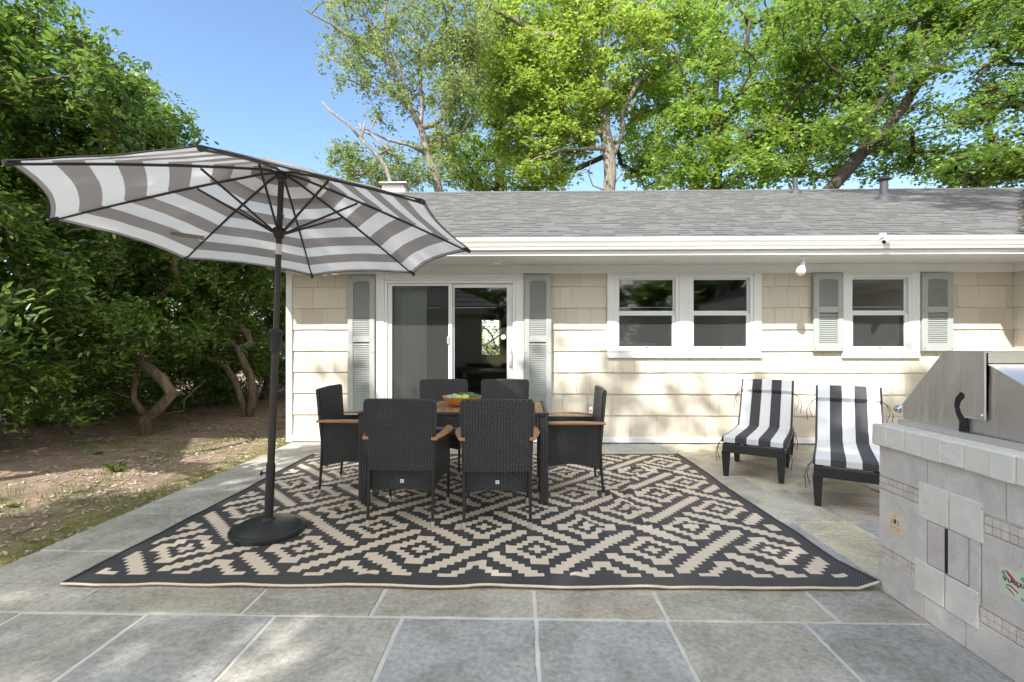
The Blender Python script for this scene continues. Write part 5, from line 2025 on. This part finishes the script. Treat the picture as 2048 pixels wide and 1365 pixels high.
grow('maple_tree', 'short trunked green tree low over the roof ridge between the two maples', 'tree', ground_of(T[0]), [T],
     [blob(1080, 335, Y, 75, 34, 1.3, 30), blob(1310, 335, Y, 70, 45, 1.5, 36), blob(1265, 290, Y, 40, 70, 1.2, 24), blob(1330, 230, Y, 45, 90, 1.5, 24), blob(1120, 120, Y, 150, 110, 1.2, 44)], .15, M['leaf_mid'], .14, 64, M['bark_dark'], (.4, .4, .2), 'maple', BG, 8)
Y = 15.5
T = tr(Y, [(1432, 385), (1440, 300), (1432, 200), (1436, 130), (1455, 60), (1462, -60)])
grow('oak_tree', 'broad green tree right of the bright maple, thick grey limb near its top', 'tree', ground_of(T[0]),
     [T, limb(Y, (1500, 130), (1495, 90), (1500, 45), (1480, 20), (1450, -10), (1430, -50), dy=.2), limb(Y, (1440, 260), (1470, 200), (1497, 150), (1498, 110), dy=-1.3),
      limb(Y, (1435, 320), (1500, 270), (1560, 240), (1620, 160), dy=-.8), limb(Y, (1434, 230), (1380, 180), (1350, 100), dy=-.8)],
     [blob(1380, 110, Y, 75, 130, 1.6, 70), blob(1480, 60, Y + 1.2, 110, 110, 1.4, 66), blob(1390, 280, Y, 80, 80, 1.4, 54), blob(1500, 250, Y + .5, 110, 80, 1.5, 62),
      blob(1600, 100, Y, 80, 130, 1.6, 70), blob(1440, 350, Y, 130, 34, 1.5, 46), blob(1580, 300, Y, 80, 60, 1.5, 50), blob(1560, 180, Y, 80, 60, 1.6, 40)],
     .15, M['leaf_mid'], .125, 88, M['bark_dark'], (.40, .40, .2), 'maple', BG, 9)
Y = 13.5
T = tr(Y, [(1655, 385), (1690, 345), (1728, 300), (1768, 258), (1800, 222), (1838, 160), (1862, 130), (1905, 95), (1950, 30), (1975, -60)])
grow('leaning_tree', 'big dark tree leaning right with its thick limb crossing the sky gap', 'tree', ground_of(T[0]),
     [T, limb(Y, (1690, 345), (1640, 350), (1600, 310), (1590, 260), dy=-.6), limb(Y, (1728, 300), (1735, 240), (1780, 180), (1790, 110), dy=.5),
      limb(Y, (1830, 170), (1845, 110), (1830, 50), dy=.5), limb(Y, (1750, 280), (1820, 260), (1880, 250), (1950, 210), dy=-.6), limb(Y, (1855, 170), (1880, 140), (1915, 120))],
     [blob(1700, 70, Y + 1.6, 110, 120, 1.4, 62), blob(1800, 50, Y + 1.2, 100, 90, 1.3, 56), blob(1680, 210, Y + 1.5, 85, 90, 1.3, 48), blob(1800, 265, Y + 1.8, 80, 60, 1.1, 30),
      blob(1905, 40, Y + .8, 70, 70, 1.1, 34), blob(1650, 320, Y + 1, 70, 40, 1.1, 22), blob(1850, 335, Y + 1, 110, 28, 1.1, 28), blob(1970, 0, Y, 80, 50, 1.1, 26), blob(1620, 40, Y, 60, 70, 1.1, 24), blob(1760, 180, Y + 1.6, 60, 60, 1.0, 22), blob(1740, 250, Y - .9, 70, 40, .5, 12), blob(1850, 120, Y - .9, 70, 60, .5, 13)], .17, M['leaf_dark'], .115, 92, M['bark_dark'], (.36, .36, .18), 'maple', BG, 10)
Y = 12
T = [np.array((13.2, Y, -.1)), np.array((13.0, Y, 4)), np.array((12.8, Y, 7)), np.array((12.7, Y, 11))]
grow('shade_tree', 'dark leafy tree hanging in from the right edge over the wing roof', 'tree', (13.2, Y, -.05),
     [T, [np.array((12.9, Y, 5.6))] + limb(Y, (2080, 330), (2000, 340), (1930, 350), dy=.4), [np.array((12.8, Y, 7))] + limb(Y, (2060, 220), (1990, 180), (1950, 160), dy=.4)],
     [blob(2050, 130, Y, 55, 110, 1.3, 56), blob(2000, 200, Y, 60, 30, 1.2, 20), blob(2050, 310, Y, 80, 60, 1.2, 50), blob(1960, 340, Y, 100, 30, 1.2, 42), blob(2040, 20, Y, 60, 60, 1.2, 30), blob(1940, 260, Y, 45, 40, 1, 10)],
     .24, M['leaf_dark'], .105, 66, M['bark_dark'], (.34, .34, .15), 'maple', BG, 12)
# a far belt closing the view under the hedge and beyond
grow('distant_tree', 'distant greenery seen past the left corner of the house', 'tree', (-9, 24, -.05), [[(-9, 24, -.1), (-9, 24, 2), (-8.8, 24, 4)]],
     [((-9, 24, 2.6), (3.5, 2, 2.4), 110)], .2, M['leaf_mid'], .2, 60, M['bark_dark'], (.5, .5, .4), 'maple', None, 13)

grow('distant_tree', 'low bush behind the house, seen through its rooms in the right door pane', 'tree', (-1.2, 18.5, -.05), [[(-1.2, 18.5, -.1), (-1.2, 18.5, 1)]],
     [((-1.2, 18.5, 1.4), (2.2, .8, 1.5), 60)], .08, M['leaf_maple'], .12, 60, M['bark_dark'], (.3, .3, .3), 'maple', None, 14)
# hedge of tall shrubs on the left
def lit_patch(g):
    x, y = g[..., 0], g[..., 1]
    p1 = (x > -7.2) & (x < -3.45) & (y > 3.75 + .12 * np.sin(x * 3)) & (y < 4.85 + .1 * np.sin(x * 4))
    p2 = (x > -4.6 + .6 * (6.5 - y)) & (x < -2.75) & (y > 5.2) & (y < 6.6)
    p3 = (x > -3.35) & (x < -1.75) & (y > 6.0) & (y < 8.2)
    return p1 | p2 | p3
def sun_ground(p):
    p = np.asarray(p)
    return np.stack([p[..., 0] + .559 * p[..., 2], p[..., 1] + .98 * p[..., 2]], -1)
HG = 'tall evergreen shrubs of the left hedge'
def hedge_keep(pts):
    return ~(lit_patch(sun_ground(pts)) & (pts[:, 2] > .2))
def shrub(x, y, label, limbs, seed, top=4.6, rx=1.5, ry=1.3, n=150, low=1.15, nl=290, size=.072):
    z0 = .02
    base = (x, y, -.02)
    L_ = [[np.array(p, float) for p in l] for l in limbs]
    cz = (top + low) / 2
    bl = [((x, y, cz + .25), (rx, ry, (top - low) / 2 - .15), n), ((x - .2, y, top - .7), (rx * .7, ry * .8, .7), n // 5), ((x + .1, y, low + .1), (rx * .95, ry, .6), n // 4), ((x - .5, y + .3, .85), (rx * .8, ry, .5), n // 9)]
    return grow('hedge_shrub', label, 'shrub', base, L_, bl, .085, M['leaf_hedge'], size, nl, M['bark_hedge'], (.24, .24, .19), 'oval', HG, seed, jit=.05, keep=lambda q: not lit_patch(sun_ground(q)), leafkeep=hedge_keep, up=.35, power=2.3)
def V3(u, v, Y):
    return tuple(PX(u, v, Y))
shrub(-5.45, 3.1, 'nearest hedge shrub at the left edge, large glossy leaves beside the umbrella tip', [[(-5.9, 3.4, -.05), (-5.6, 3.6, .5), (-5.3, 3.9, 1.1), (-5.0, 3.8, 1.7)], [(-5.3, 3.9, 1.1), (-5.3, 3.3, 2), (-5.4, 3.1, 3)]], 21, 4.7, 1.75, 1.0, 120, 1.5, 190, .095)
shrub(-5.75, 5.0, 'tall hedge shrub left of the twisted double trunk, crown behind the umbrella canopy', [[(-6.3, 5.3, -.05), (-6.2, 5.3, .6), (-5.9, 5.1, 1.3), (-5.8, 5.0, 2.3)]], 22, 5.15, 1.6, 1.25, 170, 1.25)
Yb = 6.7
shrub(-6.0, 6.9, 'hedge shrub on a pale twisted double trunk left of the umbrella pole',
      [[V3(292, 880, Yb), V3(290, 835, Yb), V3(275, 790, Yb), V3(264, 745, Yb), V3(268, 700, Yb), V3(275, 640, Yb)],
       [V3(296, 850, Yb), V3(322, 815, Yb), V3(345, 785, Yb - .1), V3(330, 760, Yb - .1), V3(295, 738, Yb), V3(275, 715, Yb + .1), V3(255, 650, Yb + .2)],
       [V3(300, 850, Yb), V3(345, 815, Yb + .1), V3(365, 795, Yb + .2), V3(420, 755, Yb + .5)],
       [V3(310, 730, Yb), V3(320, 690, Yb), V3(335, 640, Yb)]], 23, 4.95, 1.5, 1.3, 180, 1.35)
Yb = 8.3
shrub(-5.75, 8.7, 'hedge shrub on a slim forked trunk just left of the umbrella pole',
      [[V3(495, 838, Yb), V3(500, 805, Yb), V3(508, 780, Yb), V3(498, 750, Yb), V3(480, 700, Yb)],
       [V3(488, 834, Yb), V3(478, 800, Yb), V3(474, 765, Yb), V3(450, 720, Yb)]], 24, 4.3, 1.2, 1.3, 170, 1.2)
shrub(-6.1, 10.8, 'hedge shrub at the far end seen between the umbrella pole and the house corner', [[(-5.8, 10.6, -.05), (-5.7, 10.7, .6), (-5.9, 10.8, 1.4)]], 25, 4.3, 1.4, 1.4, 150, .6)
shrub(-8.2, 7.6, 'dark back row shrub behind the twisted double trunk', [[(-8.2, 7.6, -.05), (-8.1, 7.7, .8), (-8.1, 7.5, 1.8)]], 26, 4.2, 1.5, 1.5, 190, .35, 200)
shrub(-8.0, 10.4, 'dark back row shrub farther off, left of the far hedge end', [[(-8.0, 10.4, -.05), (-8.1, 10.5, 1.0)]], 29, 4.2, 1.6, 1.5, 170, .3, 200)
shrub(-8.3, 4.6, 'dark back row shrub at the far left behind the hedge', [[(-8.3, 4.6, -.05), (-8.2, 4.7, .8), (-8.2, 4.5, 1.8)]], 27, 4.4, 1.5, 1.4, 180, .35, 200)
shrub(-5.6, 13.2, 'last hedge shrub in the distance beyond the house corner', [[(-5.6, 13.2, -.05), (-5.6, 13.2, 1.4)]], 28, 4.5, 1.9, 1.5, 170, .3, 200, .08)
wl = MB()
wl.bbox((-13.3, 2.0, -.1), (-13.0, 30, 2.0), .02)
tag(wl.build('garden_wall', M['foliage_wall']), 'pale rendered wall glimpsed through the gaps low in the hedge', 'wall')

# tall trees behind the viewer that shade the patio (their shade has the photograph's sunlit gaps)
def shade_targets(n, x0, x1, y0, y1, seed):
    rng = np.random.default_rng(seed)
    out = []
    while len(out) < n:
        g = np.array((rng.uniform(x0, x1), rng.uniform(y0, y1)))
        if g[1] > 6.95 + .15 * math.sin(g[0] * 2.3):
            continue
        if g[0] < -2.75 and g[1] > 4.9:      # the upper hedge and the yard by the house corner stay sunlit
            continue
        if g[0] < -3.0 and g[1] > 3.6 and g[0] > -7.2:
            if lit_patch(np.array([g]))[0] or lit_patch(np.array([g + [.3, 0]]))[0] or lit_patch(np.array([g - [.3, 0]]))[0]:
                continue
        if -3.4 < g[0] < -1.9 - .5 * (6.9 - g[1]) and g[1] > 5.9:
            continue
        z = rng.uniform(max(7.0, g[1] + 3.2), max(7.0, g[1] + 3.2) + 3.2)
        out.append(np.array((g[0] - .559 * z, g[1] - .98 * z, z)))
    return out
def shade_tree(x, y, label, C, seed, nl=46):
    rng = np.random.default_rng(seed)
    top = 11
    def fake(q):
        return True
    root = grow('background_tree', label, 'tree', (x, y, -.05), [[(x, y, -.1), (x + .1, y, 3), (x, y + .2, 6), (x, y, 9)]],
                [(tuple(c), (.01, .01, .01), 1) for c in C], .26, M['leaf_mid'], .19, nl, M['bark_grey'], (.34, .34, .2), 'maple', 'tall trees behind the viewpoint', seed)
ALL = shade_targets(560, -9.5, 9.5, -1.0, 7.3, 5) + shade_targets(110, -3.5, 3.5, .5, 4.2, 6) + shade_targets(80, -.5, 3.8, .2, 5.6, 8)
for i, (x, y, lab) in enumerate([(-9.0, -5.5, 'tall leafy tree behind the viewpoint on the left, reflected in the panes'), (-4.2, -7.5, 'tall leafy tree straight behind the viewpoint, shading the patio'),
                                 (1.0, -6.5, 'tall leafy tree behind the viewpoint on the right')]):
    C = [c for c in ALL if min(range(3), key=lambda k: abs(c[0] - (-9.0, -4.2, 1.0)[k])) == i]
    shade_tree(x, y, lab, C, 31 + i)

def roof_shade(n):
    rng = np.random.default_rng(91)
    out = []
    while len(out) < n:
        g = (rng.uniform(8.0, 13.2), rng.uniform(9.0, 14.2))
        if g[0] < 8.4 + .5 * math.sin(g[1] * 2.1):
            continue
        z = rng.uniform(11.0, 13.2)
        out.append(np.array((g[0] - .559 * z, g[1] - .98 * z, z)))
    return out
grow('background_tree', 'tall tree beyond the wing whose high branches shade the right end of the roof', 'tree', (7.0, -4.6, -.05),
     [[(7, -4.6, -.1), (6.9, -4.4, 3), (6.6, -4.0, 6.5), (6.0, -3.2, 9.5)], [(6.6, -4.0, 6.5), (5.6, -2.4, 9.5), (4.6, -.6, 11.4)]],
     [(tuple(c), (.01, .01, .01), 1) for c in roof_shade(75)], .24, M['leaf_mid'], .16, 46, M['bark_grey'], (.34, .34, .2), 'maple', 'tall trees behind the viewpoint', 92)
# what stands farther behind the viewer and shows only in the panes
def far_row():
    mesh = None
    for i, (x, y, k, lab) in enumerate([(-19, -15, 1.0, 'farthest left tree of the row reflected in the panes'), (-12, -17, 1.1, 'second tree of the row reflected in the panes'), (-5, -16, 1.15, 'third tree of the row reflected in the panes'),
                                    (2, -17, 1.05, 'fourth tree of the row reflected in the panes'), (9, -15, 1.1, 'fifth tree of the row reflected in the panes'), (16, -16, 1.0, 'farthest right tree of the row reflected in the panes')]):
        if mesh is None:
            mesh = grow('background_tree', lab, 'tree', (0, 0, -.05), [[(0, 0, -.1), (.1, 0, 2.5), (0, .2, 5), (0, 0, 8)]], [((0, 0, 5.4), (4.2, 2.2, 5.2), 150)], .25, M['leaf_mid'], .42, 60, M['bark_grey'], (.7, .7, .5), 'maple', 'row of trees far behind the viewpoint', 61)
            o = mesh
        else:
            o = copy_tree(mesh)
        o.location = (x, y, -.05)
        o.scale = (k, k, .55 * k)
        o.rotation_euler = (0, 0, i * 1.1)
        tag(o, lab, 'tree', 'row of trees far behind the viewpoint')
far_row()
gr = empty('neighbour_garage', (-5.5, -11, 0))
tag(gr, 'grey roofed outbuilding behind the viewpoint, mirrored in the sliding door', 'building')
k = MB(); k.box((-3.6, -1.5, 0), (3.6, 1.5, 2.6)); k.build('wall', M['siding'], gr)
k = MB(); k.add([(-4.2, -2, 2.55), (4.2, -2, 2.55), (4.2, 2, 2.55), (-4.2, 2, 2.55), (-2.2, 0, 3.9), (2.2, 0, 3.9)], [(0, 1, 5, 4), (2, 3, 4, 5), (1, 2, 5), (3, 0, 4), (3, 2, 1, 0)])
k.build('roof', M['roof'], gr)
k = MB(); k.bbox((-1.2, 1.48, 0), (1.2, 1.54, 2.1), .01); k.build('door', M['white'], gr)

# leaf litter, grass and a few fallen leaves
def ground_z(x, y):
    z = -.035 + .03 * mnoise.noise(Vector((x * .8, y * .8, 0))) + .012 * mnoise.noise(Vector((x * 3, y * 3, 5)))
    if x < -4.2:
        z += .05 * min(1, (-4.2 - x) / 2)
    return z
rng = np.random.default_rng(55)
t_ = rng.uniform(0, 4.2, 200)
vd = np.stack([5.50 + t_ + rng.normal(size=200) * .03, 5.44 + t_ + rng.normal(size=200) * .03, 2.50 + .428 * t_ + .008], 1)
tag(leaf_mesh('roof_debris', vd, .035, M['leaf_litter'], None, 'oval', 1.5, rng, vary=.7), 'line of dry leaves caught in the roof valley beside the wing', 'roof debris', kind='stuff')
rng = np.random.default_rng(77)
pts = []
while len(pts) < 8500:
    x, y = rng.uniform(-9, -3.02), rng.uniform(1.5, 11)
    dens = .35 + .65 * (x > -4.2) if y < 7 else .5
    if mnoise.noise(Vector((x * 1.6, y * 1.6, 2))) + rng.uniform(-.5, .5) > -.15 and rng.random() < dens:
        pts.append((x, y, ground_z(x, y) + .010))
lm = leaf_mesh('leaf_litter', np.array(pts), .036, M['leaf_litter'], None, 'oval', 1.8, rng, vary=.7)
tag(lm, 'small pale dry leaves scattered over the dirt by the patio edge', 'leaf litter', kind='stuff')
pts = []
while len(pts) < 9000:
    x, y = rng.uniform(-7.5, -3.02), rng.uniform(1.5, 8)
    k = mnoise.noise(Vector((x * 1.1, y * 1.1, 12))) + .5 * mnoise.noise(Vector((x * 5, y * 5, 3)))
    if k > .20 or (x > -3.22 and rng.random() < .35) :
        pts.append((x, y, ground_z(x, y)))
tw = MB()
for i in range(420):
    x, y = rng.uniform(-8, -3.05), rng.uniform(2, 10)
    a, l, z = rng.uniform(0, PI), rng.uniform(.04, .22), ground_z(x, y) + .008
    dx, dy = math.cos(a) * l / 2, math.sin(a) * l / 2
    tw.tube([(x - dx, y - dy, z), (x + dy * .15, y - dx * .15, z + rng.uniform(0, .012)), (x + dx, y + dy, z)], [.0035, .003, .0015], 4)
tag(tw.build('twig_litter', M['bark_hedge'], fixn=False), 'thin fallen twigs strewn over the dirt under the hedge', 'twig litter', kind='stuff')
dp = []
while len(dp) < 170:
    x, y = rng.uniform(-2.95, 1.8), rng.uniform(1.5, 6.0)
    if not (-2.45 < x < 1.85 and 2.42 < y < 5.65) or rng.random() < .12:
        dp.append((x, y, (RZ(x, y) if (-2.35 < x < 1.7 and 2.6 < y < 5.4) else 0) + .006))
tag(leaf_mesh('patio_debris', np.array(dp), .013, M['leaf_litter'], None, 'oval', 1.8, rng, vary=.8), 'tiny dry crumbs and petals scattered on the stone slabs', 'debris', kind='stuff')
pts = np.array(pts)
n = len(pts)
hgt = rng.uniform(.015, .06, n)
d = rng.normal(size=(n, 2)) * .012
a = rng.uniform(0, PI, n)
wv = np.stack([np.cos(a), np.sin(a)], 1) * .0028
Vv = np.zeros((n, 3, 3))
Vv[:, 0, :2] = pts[:, :2] - wv; Vv[:, 1, :2] = pts[:, :2] + wv; Vv[:, 2, :2] = pts[:, :2] + d
Vv[:, 0, 2] = Vv[:, 1, 2] = pts[:, 2] - .004
Vv[:, 2, 2] = pts[:, 2] + hgt
me = bpy.data.meshes.new('grass')
me.from_pydata(Vv.reshape(-1, 3).tolist(), [], [(3 * i, 3 * i + 1, 3 * i + 2) for i in range(n)])
me.materials.append(M['grass'])
go = bpy.data.objects.new('grass', me)
COL.objects.link(go)
tag(go, 'thin moss and short grass along the patio edge and in patches on the dirt', 'grass', kind='stuff')
def tuft(x, y, label, hh=.11, nb=46):
    r = np.random.default_rng(int(abs(x * 100)))
    k = MB()
    for i in range(nb):
        a = r.uniform(0, 2 * PI)
        l = r.uniform(.4, 1) * hh
        o = Vector((math.cos(a), math.sin(a), 0))
        s = Vector((-o.y, o.x, 0)) * .0022
        p0 = o * .01
        up_ = r.uniform(.25, 1.3)
        p1 = o * (l * .45) + Vector((0, 0, l * .6 * up_))
        p2 = o * (l * r.uniform(.7, 1.1)) + Vector((0, 0, l * .75 * up_))
        k.add([p0 - s, p0 + s, p1 + s * .8, p2, p1 - s * .8], [(0, 1, 2, 3, 4)])
    t = k.build('weed_tuft', M['grass'], loc=(x, y, ground_z(x, y) - .004), fixn=False)
    tag(t, label, 'weed', 'weed tufts on the dirt')
g = PX(218, 938, 1)
tuft(-4.15, 4.83, 'largest grass tuft on the dirt, on the bright patch left of the umbrella pole', .13, 60)
tuft(-4.05, 3.75, 'small grass tuft on the shaded dirt near the patio edge', .07, 34)
tuft(-4.9, 5.45, 'weed tuft at the edge of the hedge shade', .09, 34)
for (x, y, rz, lab, c) in ((-2.14, 2.78, .4, 'curled tan leaf lying at the left edge of the rug', .045), (-1.36, 2.62, 1.2, 'small yellow green leaf on the front of the rug', .03)):
    k = MB()
    k.add([(-.5 * c, 0, .008), (-.1 * c, .24 * c, .012), (.3 * c, .2 * c, .012), (.55 * c, 0, .018), (.3 * c, -.2 * c, .014), (-.1 * c, -.24 * c, .012)], [(0, 3, 2, 1), (0, 5, 4, 3)])
    o = k.build('fallen_leaf', M['leaf_litter'], loc=(x, y, RZ(x, y)), fixn=False)
    o.rotation_euler = (0, 0, rz)
    tag(o, lab, 'leaf')
for (x, y, lab) in ((.83, 2.60, 'rusty orange stain like leaf scrap on the slab just in front of the rug'), (.945, 1.98, 'rust orange scrap on the foreground slab')):
    k = MB(); k.lathe([(.011, 0), (.007, .0015), (.001, .002)], 9, (0, 0, .0005), None, 1.2, .8)
    tag(k.build('leaf_scrap', M['ink_orange'], loc=(x, 2.42 if y > 2.4 else 2.0, .001)), lab, 'leaf scrap')
